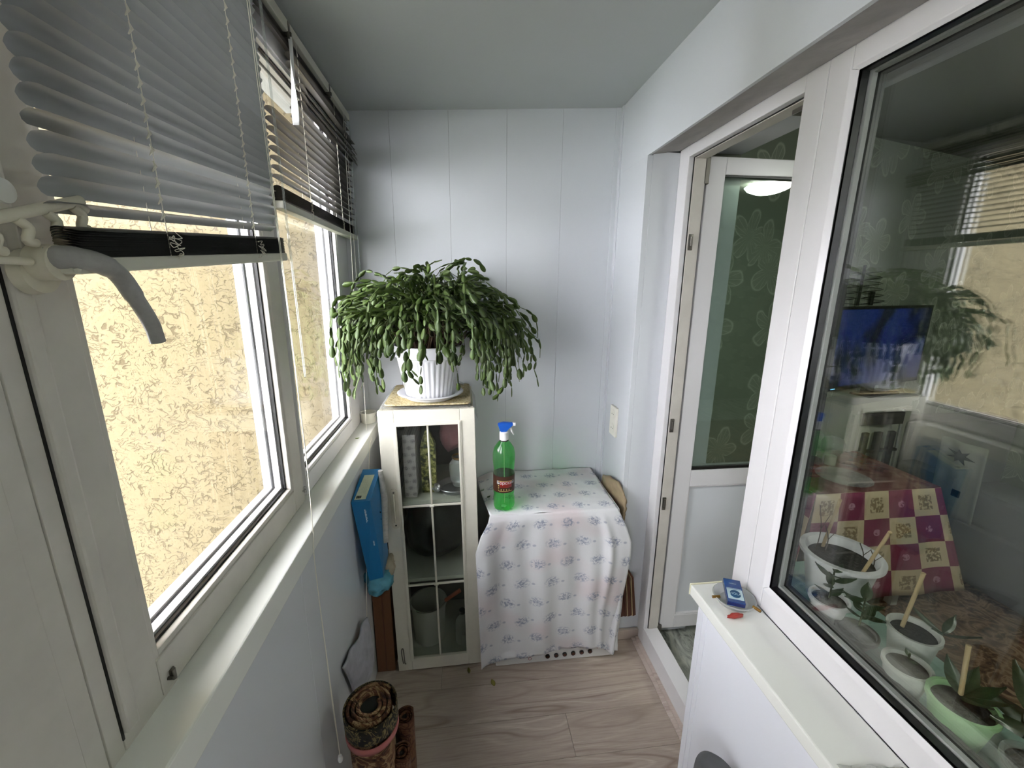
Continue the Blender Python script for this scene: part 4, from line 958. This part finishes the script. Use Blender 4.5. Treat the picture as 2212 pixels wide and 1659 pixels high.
B().tube([(X, BC[1], Z + .31), (X + .003, BC[1], Z + .02)], .0018, 8).ob('dip_tube', 'cord_white', sb)
# dark seeds on the sheet
for (x, y_, s_, l_) in ((.108, 1.735, .006, 'round dark seed on the left of the printed sheet'), (.082, 1.80, .007, 'dark curled leaf at the back left of the printed sheet')):
    leaf_flat('fallen_leaf', (x, y_, .789), s_ * 3, s_ * 2, .6, 'leaf_dark', l_, .004)
# paper bag and folders squeezed between the box and the wall
b = B()
def f(u, v): 
    y_ = lerp(1.62, 1.90, u); return Vector((.702 + .012 * math.sin(5 * u + 2 * v) + .006 * noise.noise(Vector((u * 8, v * 8, 0))), y_, lerp(.66, tab([(0, .80), (.25, .855), (.6, .842), (1, .79)], u), v)))
b.grid(f, 24, 14); tag(b.ob('paper_bag', 'brown_paper', smooth='all', solid=.012), 'crumpled brown paper bag standing between the draped box and the right wall', 'bag')
fo = empty('folder_bundle', (.715, 1.70, .12), 'bundle of dark brown folders hanging behind the right edge of the printed sheet', 'folders')
for i, (m_, w_) in enumerate((('folder_gold', .014), ('folder_brown', .022), ('folder_brown', .012), ('folder_tan', .004), ('folder_brown', .020), ('folder_tan', .004), ('folder_brown', .016))):
    x = .716 + sum((.014, .022, .012, .004, .020, .004, .016)[:i]); 
    B().hexa([(x, 1.615, .185), (x + w_ - .001, 1.615, .190), (x + w_ - .001, 1.684, .190), (x, 1.684, .185), (x - .02, 1.615, .40), (x - .02 + (w_ - .001) * .5, 1.615, .40), (x - .02 + (w_ - .001) * .5, 1.684, .40), (x - .02, 1.684, .40)]).ob('folder', m_, fo)
# outlet plate on the right wall by the corner
ou = empty('outlet_plate', (.722, 1.85, 1.03), 'cream double wall outlet plate on the right wall above the draped box', 'outlet')
B().box(.714, .7255, 1.804, 1.882, 1.028, 1.172, .002).ob('plate', 'outlet_white', ou)
for zz in (1.065, 1.135):
    k = B().tube([(.7145, 1.843, zz), (.7125, 1.843, zz)], .024, 28).ob('socket', 'outlet_white', ou)
    for dy in (-.009, .009): B().tube([(.7128, 1.843 + dy, zz), (.7120, 1.843 + dy, zz)], .0026, 10).ob('socket_hole', 'print_dark', k)

# --- the gap between cabinet and left wall
bb = empty('blue_box', (-.37, 1.56, .62), 'bright blue flat box wedged upright between the cabinet and the left wall', 'box')
P0 = [(-.372, 1.445, .618), (-.322, 1.460, .618), (-.326, 1.60, .618), (-.392, 1.60, .618), (-.413, 1.442, .955), (-.347, 1.448, .955), (-.334, 1.60, 1.012), (-.402, 1.60, 1.012)]
B().hexa(P0).ob('box_body', 'blue_card', bb)
def quadpt(a, b_, c, d, u, v): return Vector(a).lerp(Vector(b_), u).lerp(Vector(d).lerp(Vector(c), u), v)
tp = [P0[4], P0[5], P0[6], P0[7]]; up = Vector((0, 0, .0008))
b = B(); b.ngon([quadpt(*tp, u, v) + Vector((0, 0, .0004)) for u, v in ((.12, .06), (.72, .06), (.78, .80), (.22, .80))], up); b.ob('paper_label', 'label_paper', bb)
b = B()
for i in range(9): b.ngon([quadpt(*tp, u, v) + Vector((0, 0, .0014)) for u, v in ((.20 + .03 * i, .09), (.20 + .03 * i + (.016 if i % 3 else .024), .09), (.205 + .03 * i + (.016 if i % 3 else .024), .16), (.205 + .03 * i, .16))], up)
b.ob('barcode', 'print_dark', bb)
b = B()
for i in range(5): b.ngon([quadpt(*tp, .24 + .1 * i, v) + Vector((0, 0, .0014)) for v in (.24, .62)] + [quadpt(*tp, .25 + .1 * i, v) + Vector((0, 0, .0014)) for v in (.62 - .03 * i, .24)], up)
b.ob('printed_lines', 'shelf_paint', bb)
fp = [P0[0], P0[1], P0[5], P0[4]]
def on_front(u, v): return quadpt(*fp, u, v) + Vector((0, -.0012, 0))
b = B()
for i in range(14):
    v = .90 - .013 * i
    b.ngon([on_front(.60, v), on_front(.60 + (.10 if i % 3 else .07), v), on_front(.60 + (.10 if i % 3 else .07), v - .008), on_front(.60, v - .008)], (0, -.0005, 0))
for i in range(5):
    v = .50 - .013 * i; b.ngon([on_front(.76, v), on_front(.84, v), on_front(.84, v - .008), on_front(.76, v - .008)], (0, -.0005, 0))
b.ob('small_lettering', 'print_white', bb)
nr = empty('rolled_newspaper', (-.325, 1.50, .78), 'rolled newspaper pushed between the blue box and the cabinet', 'newspaper')
B().tube([(-.3275, 1.565, 1.02), (-.3215, 1.570, .90), (-.327, 1.545, .72)], [.009, .014, .019], 20).ob('paper_roll', 'newspaper', nr, smooth=True)
for k in range(3): B().box(-.343 + .004 * k, -.328, 1.524, 1.5255, .80 + .03 * k, .805 + .03 * k).ob('printed_line', 'print_dark', nr)
tag(blob((-.362, 1.545, .545), (.048, .05, .055), 13, .45).ob('blue_plastic_bag', 'teal_bag', smooth='all'), 'pale blue crumpled plastic bag under the blue box', 'bag')
tag(blob((-.335, 1.60, .575), (.035, .05, .05), 17, .5).ob('pale_bag', 'pale_bag', smooth='all'), 'beige crumpled bag beside the cabinet under the newspaper', 'bag')
cb = empty('cardboard_box', (-.37, 1.70, 0), 'tall brown cardboard box on the floor between the cabinet and the left wall', 'box')
B().box(-.411, -.332, 1.615, 1.95, .002, .49, .002).ob('box_body', 'cardboard', cb)
B().box(-.4115, -.3315, 1.612, 1.78, .44, .495, .001).ob('box_flap', 'cardboard', cb)
B().box(-.372, -.368, 1.6135, 1.616, .01, .44).ob('box_seam', 'folder_brown', cb)
# grey cloth bag on a string against the left wall
gb = empty('cloth_bag', (-.38, 1.35, .40), 'grey cloth bag hanging by a thin cord low on the left wall', 'bag')
b = B()
def f(u, v):
    p = quadpt((-.406, 1.165, .515), (-.388, 1.425, .470), (-.364, 1.405, .285), (-.402, 1.275, .235), u, v)
    return p + Vector((.018 * math.sin(math.pi * u) * math.sin(math.pi * v) + .004 * math.sin(13 * u + 5 * v), 0, .006 * math.sin(9 * u)))
b.grid(f, 26, 30); b.ob('bag_body', 'grey_cloth', gb, smooth='all', solid=.006)
B().tube(bez([(-.398, 1.78, 1.08), (-.399, 1.72, 1.04), (-.400, 1.62, .80), (-.396, 1.50, .60), (-.388, 1.428, .470)], 6), .0011, 6).ob('hanging_cord', 'cord_white', gb)
# rolled rugs standing by the left wall
def rug_roll(name, c, r, h, mat, label, tape=False, turns=3, tilt=(0, 0)):
    t = empty(name, (c[0], c[1], 0), label, 'rug', 'rolled rugs standing by the left wall'); n = 150
    def f(u, v):
        a = u * turns * 2 * math.pi; rr = r * (1 - .62 * u) ; z = v * h
        rr *= 1 + .03 * math.sin(3 * a)
        return Vector((c[0] + rr * math.cos(a + .8) + tilt[0] * v, c[1] + rr * math.sin(a + .8) + tilt[1] * v, .001 + z))
    B().grid(f, n, 10).ob('rug_pile', mat, t, smooth='all', solid=.010)
    B().grid(lambda u, v: f(u * .9 + .06, v * .985) * 1.0, n, 4).ob('rug_backing', 'rug_backing', t, smooth='all', solid=.004)
    B().lathe([(0, h * .985), (r * .80, h * .985)], (c[0] + tilt[0], c[1] + tilt[1], 0), 24, cap=False).ob('rolled_core', 'rug_backing', t)
    if tape:
        B().grid(lambda u, v: Vector((c[0] + tilt[0] * (.89 + .115 * v) + (r + .0065) * math.cos(2 * math.pi * u), c[1] + tilt[1] * (.89 + .115 * v) + (r + .0065) * math.sin(2 * math.pi * u), h * (.89 + .115 * v))), 48, 3).ob('turned_edge', 'rug_dark', t, smooth='all', solid=.004)
        B().grid(lambda u, v: Vector((c[0] + tilt[0] * .9 + (r + .0075) * math.cos(2 * math.pi * u), c[1] + tilt[1] * .9 + (r + .0075) * math.sin(2 * math.pi * u), tape + .022 * v + .010 * math.sin(2 * math.pi * u))), 48, 2).ob('pink_band', 'pink_tape', t, smooth='all', solid=.002)
    return t
rug_roll('rolled_rug', (-.288, 1.045), .066, .56, 'rug_pattern', 'thick rolled rug, brown with cream scrolls and a pink band, standing by the left wall', .475, tilt=(.008, -.055))
rug_roll('rolled_rug', (-.207, 1.100), .030, .37, 'rug_pattern_red', 'thin reddish brown rolled rug right behind the thick patterned roll', turns=3)
rug_roll('rolled_rug', (-.209, 1.018), .028, .335, 'rug_pattern_red', 'shortest rolled rug at the bottom edge, in front of the thin reddish roll', turns=2.5)

# --- right sill: ashtray, pack, clips
asx, asy, asz = .790, .975, .8165
at = empty('glass_ashtray', (asx, asy, asz), 'round glass ashtray at the end of the right sill holding a blue packet', 'ashtray')
B().lathe([(.0, .0), (.038, 0), (.045, .004), (.056, .019), (.0590, .021), (.056, .0225), (.050, .016), (.038, .005), (0, .005)], (asx, asy, asz), 48).ob('dish', 'ash_glass', at, smooth=True)
for (dx, dy, an) in ((-.055, .004, 3.0), (.032, -.055, -1.0)):
    B().tube([(asx + dx - .011 * math.cos(an), asy + dy - .011 * math.sin(an), asz + .022), (asx + dx + .011 * math.cos(an), asy + dy + .011 * math.sin(an), asz + .020)], .0042, 14).ob('cigarette_rest', 'brass', at, smooth=True)
tag(blob((asx - .034, asy - .058, asz + .0075), (.022, .007, .007), 4, .3).ob('red_lighter', 'red_plastic', smooth='all'), 'small red plastic piece against the front rim of the ashtray', 'plastic')
pk = empty('cigarette_packet', (asx - .004, asy - .000, asz + .0265), 'small blue and silver packet lying across the glass ashtray', 'packet')
b = B().box(-.0235, .0235, -.044, .044, 0, .016, .0015); o = b.ob('packet_body', 'pack_blue', None, loc=(0, 0, 0)); o.parent = pk; WLOC[o.name] = Vector((0, 0, 0))
for nm, m_, q in (('silver_panel', 'pack_silver', (-.020, .0215, -.034, .004, .0160, .0166)), ('wrapper_line', 'pack_silver', (-.020, .020, .006, .0075, .0160, .0164)), ('packet_foot', 'pack_navy', (-.022, .022, -.0446, -.0438, .003, .013))):
    p_ = B().box(*q, .0002).ob(nm, m_, None, loc=(0, 0, 0)); p_.parent = pk; WLOC[p_.name] = Vector((0, 0, 0))
b = B().lathe([(0, 0), (.0145, 0), (.0145, .0006), (0, .0006)], (.001, -.014, .0166), 32); p_ = b.ob('round_emblem', 'blue_card_dark', None, loc=(0, 0, 0)); p_.parent = pk; WLOC[p_.name] = Vector((0, 0, 0))
text_part('lettering', 'VIOLA', .0115, 'pack_silver', p_, fr((.001, -.014, .0174), (1, 0, 0), (0, 1, 0), (0, 0, 1)), .0001)
text_part('lettering', 'SUPERSLIM', .0042, 'pack_silver', o, fr((0, .026, .0162), (1, 0, 0), (0, 1, 0), (0, 0, 1)), .0001)
pk.rotation_euler = (math.radians(7), 0, math.radians(-24))
# scrap of clear wrap at the near end of the sill
b = B()
def f(u, v): return Vector((lerp(.716, .842, u), lerp(.30, .545 - .02 * u, v), .8172 + .010 * abs(noise.noise(Vector((u * 5, v * 6, 3)))) + .003 * math.sin(6 * u + 5 * v) ** 2))
tag(b.grid(f, 24, 24).ob('clear_wrap', 'clear_plastic', smooth='all', solid=.0004), 'crumpled piece of clear film on the near end of the right sill', 'film')
# corrugated hose
pts = bez([(.655, .835, .30), (.655, .828, .42), (.655, .792, .475), (.655, .735, .508), (.655, .672, .475), (.655, .635, .42), (.655, .628, .30), (.655, .62, .002 + .02)], 26)
tag(B().tube(pts, [.0205 if (i % 2) else .0178 for i in range(len(pts))], 20).ob('corrugated_hose', 'hose_grey', smooth='all'), 'grey corrugated hose arching up in front of the right parapet', 'hose')

# ================================================================== KITCHEN
tvc = empty('television', (2.70, 2.40, 1.10), 'flat black television with a blue picture seen through the kitchen window', 'television')
ax = Vector((.9655, .2605, 0)).normalized(); ay = Vector((-ax.y, ax.x, 0)); tc = Vector((2.695, 2.395, 1.365))
def tvbox(name, u0, u1, d0, d1, z0_, z1_, mat, parent, bev=.003):
    P = [tc + ax * u + ay * d + Vector((0, 0, z)) for z in (z0_, z1_) for u, d in ((u0, d0), (u1, d0), (u1, d1), (u0, d1))]
    return B().hexa(P).ob(name, mat, parent)
tvbox('screen_frame', -.50, .50, -.015, .03, -.262, .258, 'tv_black', tvc); tvbox('screen', -.478, .478, -.0185, -.014, -.235, .240, 'tv_screen', tvc)
tvbox('stand_neck', -.05, .05, 0, .03, -.30, -.26, 'tv_black', tvc); tvbox('stand_foot', -.16, .16, -.09, .06, -.312, -.30, 'tv_black', tvc)
tvbox('standby_light', -.44, -.40, -.0175, -.0150, -.252, -.248, 'led_blue', tvc)
an = empty('aerial', (2.40, 2.33, 1.625), 'black indoor aerial with zigzag wires on top of the television', 'aerial')
ac = tc + ax * (-.29) + ay * .01
B().tube([ac + Vector((0, 0, .262)), ac + Vector((0, 0, .50))], .008, 8).ob('mast', 'tv_black', an)
b = B()
for s_ in (-1, 1):
    zz = []
    for k in range(12): zz.append(ac + ax * s_ * (.02 + (.15 + .009 * (12 - k)) * (k % 2)) + Vector((0, 0, .27 + .018 * k)))
    b.tube(bez(zz, 4), .0022, 5)
b.ob('zigzag_wire', 'tv_black', an)
for s_ in (-.15, .13):
    q = ac + ax * s_; B().hexa([q + ax * a + ay * d + Vector((0, 0, z)) for z in (.262, .345) for a, d in ((-.014, -.006), (.014, -.006), (.014, .006), (-.014, .006))]).ob('prong', 'tv_black', an)
fg = empty('low_fridge', (2.66, 2.25, .012), 'white low refrigerator under the television', 'refrigerator')
def kbox(u0, u1, d0, d1, z0_, z1_): return [Vector((tc.x, tc.y, 0)) + ax * u + ay * d + Vector((0, 0, z)) for z in (z0_, z1_) for u, d in ((u0, d0), (u1, d0), (u1, d1), (u0, d1))]
B().hexa(kbox(-.42, .22, -.14, .015, .02, 1.02)).ob('body', 'fridge_white', fg); B().hexa(kbox(-.44, .24, -.16, .02, 1.02, 1.053)).ob('top', 'fridge_white', fg)
B().hexa(kbox(-.40, .20, -.155, -.14, .06, .985)).ob('door', 'fridge_white', fg)
# chair
ch = empty('kitchen_chair', (2.65, 2.10, .012), 'kitchen chair with pale metal frame and dark back slats behind the table', 'chair')
cc = Vector((2.57, 2.16, 0)); ux = Vector((1, .05, 0)); uy = Vector((-.05, 1, 0))
for s_ in (-1, 1):
    B().tube([cc + ux * .16 * s_ + Vector((0, 0, .014)), cc + ux * .16 * s_ + Vector((0, 0, .45)), cc + ux * .165 * s_ + uy * .02 + Vector((0, 0, 1.0))], .010, 10).ob('back_post', 'chair_metal', ch, smooth=True)
    B().tube([cc + ux * .16 * s_ - uy * .25 + Vector((0, 0, .014)), cc + ux * .155 * s_ - uy * .24 + Vector((0, 0, .45))], .010, 10).ob('leg', 'chair_metal', ch, smooth=True)
def cbox(name, u0, u1, z0_, z1_, d0=.0, d1=.02): return B().hexa([cc + ux * u + uy * d + Vector((0, 0, z)) for z in (z0_, z1_) for u, d in ((u0, d0), (u1, d0), (u1, d1), (u0, d1))]).ob(name, 'chair_slat', ch)
cbox('top_rail', -.155, .155, .91, .985); cbox('lower_rail', -.155, .155, .73, .745)
for u in (-.10, 0, .10): cbox('back_slat', u - .022, u + .022, .50, .86)
B().hexa([cc + ux * u + uy * d + Vector((0, 0, z)) for z in (.44, .475) for u, d in ((-.09, -.25), (.16, -.25), (.16, .0), (-.09, .0))]).ob('seat', 'chair_slat', ch)
# table under a cloth
tb = empty('kitchen_table', (2.07, 1.93, .012), 'rectangular kitchen table hidden under the plum and cream cloth', 'table')
B().box(1.73, 2.40, 1.69, 2.16, .715, .742).ob('tabletop', 'shelf_paint', tb)
for x in (1.77, 2.36):
    for y_ in (1.73, 2.12): B().box(x - .02, x + .02, y_ - .02, y_ + .02, .013, .715).ob('leg', 'shelf_paint', tb)
b = B()
b.grid(lambda u, v: Vector((lerp(1.715, 2.415, u), lerp(1.675, 2.175, v), .7455)), 4, 4, lambda u, v: (u * .7, v * .5)); b.ob
cl2 = b.ob('table_cover', 'table_oilcloth', None, solid=.002)
tag(cl2, 'glossy brownish red oilcloth lying flat on the table top', 'table cover')
b = B()
def drape(side):
    def f(u, v):
        z = lerp(.7435, [.14, .15, .25][side], v); fl_ = .10 * v + .016 * math.sin(u * 20 + side) * v
        if side == 0: return Vector((lerp(1.715, 2.415, u) + (u - .12) * .30 * v, 1.675 - fl_ * .35, z))
        if side == 1: return Vector((2.415 + v * (.03 + .235 * (1 - u) ** 2), lerp(1.675, 2.175, u) - (1 - u) * fl_ * .35 , z))
        return Vector((1.715 - fl_ * .9, lerp(1.675, 2.175, u) - (1 - u) * fl_ * .35, z))
    return f
b.grid(drape(0), 30, 14, lambda u, v: (u * .82, -v * .62)); b.grid(drape(1), 24, 14, lambda u, v: (.82 + u * .5, -v * .62)); b.grid(drape(2), 24, 14, lambda u, v: (-u * .5, -v * .62))
tag(b.ob('tablecloth', 'table_squares', smooth='all', solid=.002), 'tablecloth of plum and cream squares hanging over the kitchen table', 'tablecloth')
def thing1(name, prof, c, mat, label, cat, n=28, flute=None):
    t = empty(name, c, label, cat); B().lathe(prof, c, n, flute=flute).ob(name + '_body', mat, t, smooth=True); return t
bh = empty('white_house_box', (1.86, 1.97, .748), 'white trinket box shaped like a little house on the kitchen table', 'box')
B().box(1.80, 1.90, 1.94, 2.0, .748, .83, .002).ob('house_walls', 'bird_white', bh)
B().hexa([(1.78, 1.93, .83), (1.93, 1.93, .83), (1.93, 2.01, .83), (1.78, 2.01, .83), (1.80, 1.955, .868), (1.90, 1.955, .868), (1.90, 1.985, .868), (1.80, 1.985, .868)]).ob('house_roof', 'bird_white', bh)
thing1('table_jar', [(.035, 0), (.04, .01), (.04, .06), (.03, .075), (.03, .08)], (2.02, 2.02, .748), 'jar_glass', 'empty glass jar beside the white house box on the kitchen table', 'jar')
t = thing1('table_glass', [(.03, 0), (.032, .06), (.055, .09), (.058, .13), (.045, .155), (.02, .165)], (2.08, 1.99, .748), 'jar_glass', 'round glass lantern in front of the chair on the kitchen table', 'lantern')
B().tube([(2.08, 1.99, .750), (2.08, 1.99, .80)], .028, 24).ob('candle', 'bird_white', t)
thing1('glass_plate', [(.0, 0), (.06, 0), (.12, .018), (.125, .02), (.12, .022), (.06, .004), (0, .004)], (1.98, 1.80, .748), 'jar_glass', 'shallow clear plate lying on the kitchen table', 'plate')
tw = empty('maple_leaf_towel', (2.86, 1.85, .40), 'pale towel printed with a dark maple leaf hanging in the kitchen', 'towel')
B().grid(lambda u, v: Vector((2.83 + .012 * math.sin(9 * u) + .02 * v, lerp(2.02, 1.80, u), lerp(.88, .42, v))), 14, 10).ob('towel_cloth', 'towel', tw, smooth='all', solid=.006)
lv = []; 
for k, r in enumerate([1, .35, .75, .4, .95, .45, 1.15, .45, .95, .4, .75, .35, 1, .25]):
    a = math.radians(-70 + 360 * k / 14 + 180); lv.append((2.8120, 1.905 + .068 * r * math.sin(a), .80 + .052 * r * math.cos(a)))
b = B(); b.ngon(lv, (-.004, 0, 0)); b.ob('maple_leaf_print', 'maple_dark', tw)
B().box(2.815, 2.822, 1.86, 1.90, .56, .60, .002).ob('lower_print', 'maple_dark', tw)
so = empty('grey_sofa', (3.35, 1.75, .012), 'dark grey sofa along the far side of the kitchen', 'sofa')
B().box(2.90, 3.75, 1.45, 2.40, .05, .42, .03).ob('seat', 'sofa_grey', so); B().box(2.90, 3.75, 2.26, 2.45, .40, .88, .03).ob('backrest', 'sofa_grey', so); B().box(2.90, 3.02, 1.45, 2.30, .40, .62, .03).ob('armrest', 'sofa_grey', so)
tag(B().box(1.30, 4.4, -1.6, 2.05, .0125, .0135).ob('kitchen_carpet', 'carpet_kitchen'), 'brown patterned carpet on the kitchen floor behind the flowerpots', 'carpet')
lp = empty('ceiling_lamp', (2.47, -.05, 2.55), 'round glowing ceiling lamp reflected in the balcony door glass', 'lamp')
B().lathe([(0, -.02), (.12, -.02), (.14, 0)], (2.47, -.05, 2.548), 40, cap=False).ob('lamp_base', 'white_plastic', lp, smooth=True)
B().lathe([(0, -.085), (.08, -.078), (.135, -.055), (.16, -.028), (.15, -.020), (0, -.020)], (2.47, -.05, 2.548), 48, cap=False).ob('lamp_shade', 'lamp_glow', lp, smooth=True)

# flowerpots on the kitchen side of the window
def pot(name, c, r, h, mat, label, soil=.82, rim=.004):
    t = empty(name, (c[0], c[1], .8505), label, 'flowerpot'); z = .8508
    B().lathe([(.0, 0), (r * .70, 0), (r * .74, .004), (r, h - .012), (r + rim, h - .010), (r + rim, h), (r - .002, h), (r - .005, h - .012), (r * .86, h * soil - .01)], (c[0], c[1], z), 40, cap=False).ob('pot_body', mat, t, smooth=True)
    B().lathe([(0, h * soil), (r * .5, h * soil + .004), (r * .90, h * soil - .002)], (c[0], c[1], z), 28, cap=False).ob('soil', 'soil', t, smooth='all'); return t
bigp = pot('large_flowerpot', (1.062, .925), .088, .150, 'pot_white', 'largest white flowerpot with a thick rim on the kitchen window sill', .85, .012)
p1 = pot('small_flowerpot', (.968, .850), .043, .072, 'pot_white', 'small white flowerpot with leafy seedling, beside the largest pot by the window frame', .9)
p2 = pot('dark_flowerpot', (.982, .775), .042, .035, 'pot_dark', 'low dark flowerpot with a leafy seedling behind the kitchen glass', .9)
p3 = pot('round_flowerpot', (1.046, .704), .047, .100, 'pot_grey', 'white flowerpot of bare soil with a wooden stick, second row on the kitchen sill', .9)
p4 = pot('speckled_flowerpot', (.958, .640), .040, .080, 'pot_grey', 'grey-white flowerpot with one tiny sprout close to the kitchen glass', .92)
p5 = pot('green_flowerpot', (.968, .545), .050, .090, 'pot_green', 'pale green flowerpot with a wooden stick near the lower right corner', .9)
p6 = pot('corner_flowerpot', (1.085, .470), .045, .085, 'pot_grey', 'flowerpot with broad leaves and a pink flower at the right edge', .9)
p7 = pot('near_flowerpot', (.985, .440), .042, .070, 'jar_glass', 'clear tumbler pot at the bottom right corner behind the kitchen glass', .9)
def stick(a, b_, par): B().tube([a, b_], .0042, 10).ob('wooden_stick', 'wood_stick', par, smooth=True)
stick((1.060, .985, .965), (1.045, .945, 1.155), bigp); stick((1.060, .862, .965), (1.035, .795, 1.150), bigp)
stick((1.035, .722, .935), (1.030, .704, 1.104), p3); stick((.985, .560, .925), (1.000, .580, 1.035), p5)
def leafmesh():
    b = B()
    def f(u, v): 
        w_ = math.sin(math.pi * min(.985, max(.015, u)) ** .85); return Vector(((v - .5) * .46 * w_, 0 + .10 * abs(v - .5) - .10 * u * u, u))
    b.grid(f, 8, 4); me = bpy.data.meshes.new('leaf'); b.bm.to_mesh(me); b.bm.free(); me.materials.append(MAT['leaf_dark'])
    for p in me.polygons: p.use_smooth = True
    return me
meL = leafmesh(); RL = random.Random(3)
def leaf(par, base, d, L_, wide=1.0):
    d = Vector(d).normalized(); x = d.cross(Vector((0, 0, 1)))
    x = x.normalized() if x.length > .05 else Vector((1, 0, 0)); y_ = d.cross(x)
    o = bpy.data.objects.new('leaf', meL); COL.objects.link(o); o.parent = par; o.matrix_local = Matrix.Translation(-WLOC[par.name]) @ fr(base, x * wide, y_, d) @ Matrix.Scale(L_, 4)
def seedling(par, c, h, n, L_, wide=1.0):
    B().tube(bez([(c[0], c[1], .90), (c[0] + .006, c[1] + .004, .90 + h * .5), (c[0], c[1], .90 + h)], 5), .0022, 6).ob('stem', 'stem_green', par)
    for i in range(n):
        a = 2.4 * i + RL.random() * .4; z = .90 + h * (.25 + .78 * i / n); leaf(par, (c[0] + .002 * math.cos(a), c[1], z), (math.cos(a), math.sin(a), RL.uniform(-.05, .55)), L_ * RL.uniform(.75, 1.1), wide)
seedling(p1, (.970, .853), .105, 9, .050); seedling(p2, (.985, .775), .085, 10, .050)
seedling(p4, (.972, .650), .045, 4, .022, 1.3)
for i in range(5): a = -1.9 + i * .75; leaf(p5, (.985, .560, .935), (math.cos(a), math.sin(a), .55), .075, .8)
for i in range(9): a = i * .7; leaf(p6, (1.085, .470, .925), (math.cos(a), math.sin(a), RL.uniform(.1, .8)), RL.uniform(.09, .13), 1.1)
for i in range(4): a = i * 1.5 + .4; leaf(p3, (1.06, .66, .98), (math.cos(a), math.sin(a), RL.uniform(.2, .9)), .07, .6)
for i in range(7):
    a = i * .9; o = bpy.data.objects.new('petal', meL.copy()); o.data.materials.clear(); o.data.materials.append(MAT['pink_flower']); COL.objects.link(o); o.parent = p6
    d = Vector((math.cos(a), math.sin(a), .5)).normalized(); x = d.cross(Vector((0, 0, 1))).normalized(); o.matrix_local = Matrix.Translation(-WLOC[p6.name]) @ fr((1.075, .500, .985), x, d.cross(x), d) @ Matrix.Scale(.022, 4)
b = B()
for (x, y_, h) in ((1.03, .975, .15), (1.05, .965, .09), (1.10, .90, .07), (1.115, .88, .06)):
    b.tube(bez([(x, y_, .965), (x + .004, y_, .97 + h * .5), (x - .008, y_ + .006, .97 + h)], 4), .0014, 5); b.tube([(x + .004, y_, .97 + h * .5), (x + .018, y_ - .006, .97 + h * .8)], .001, 5)
b.ob('bare_twigs', 'stem_brown', bigp)
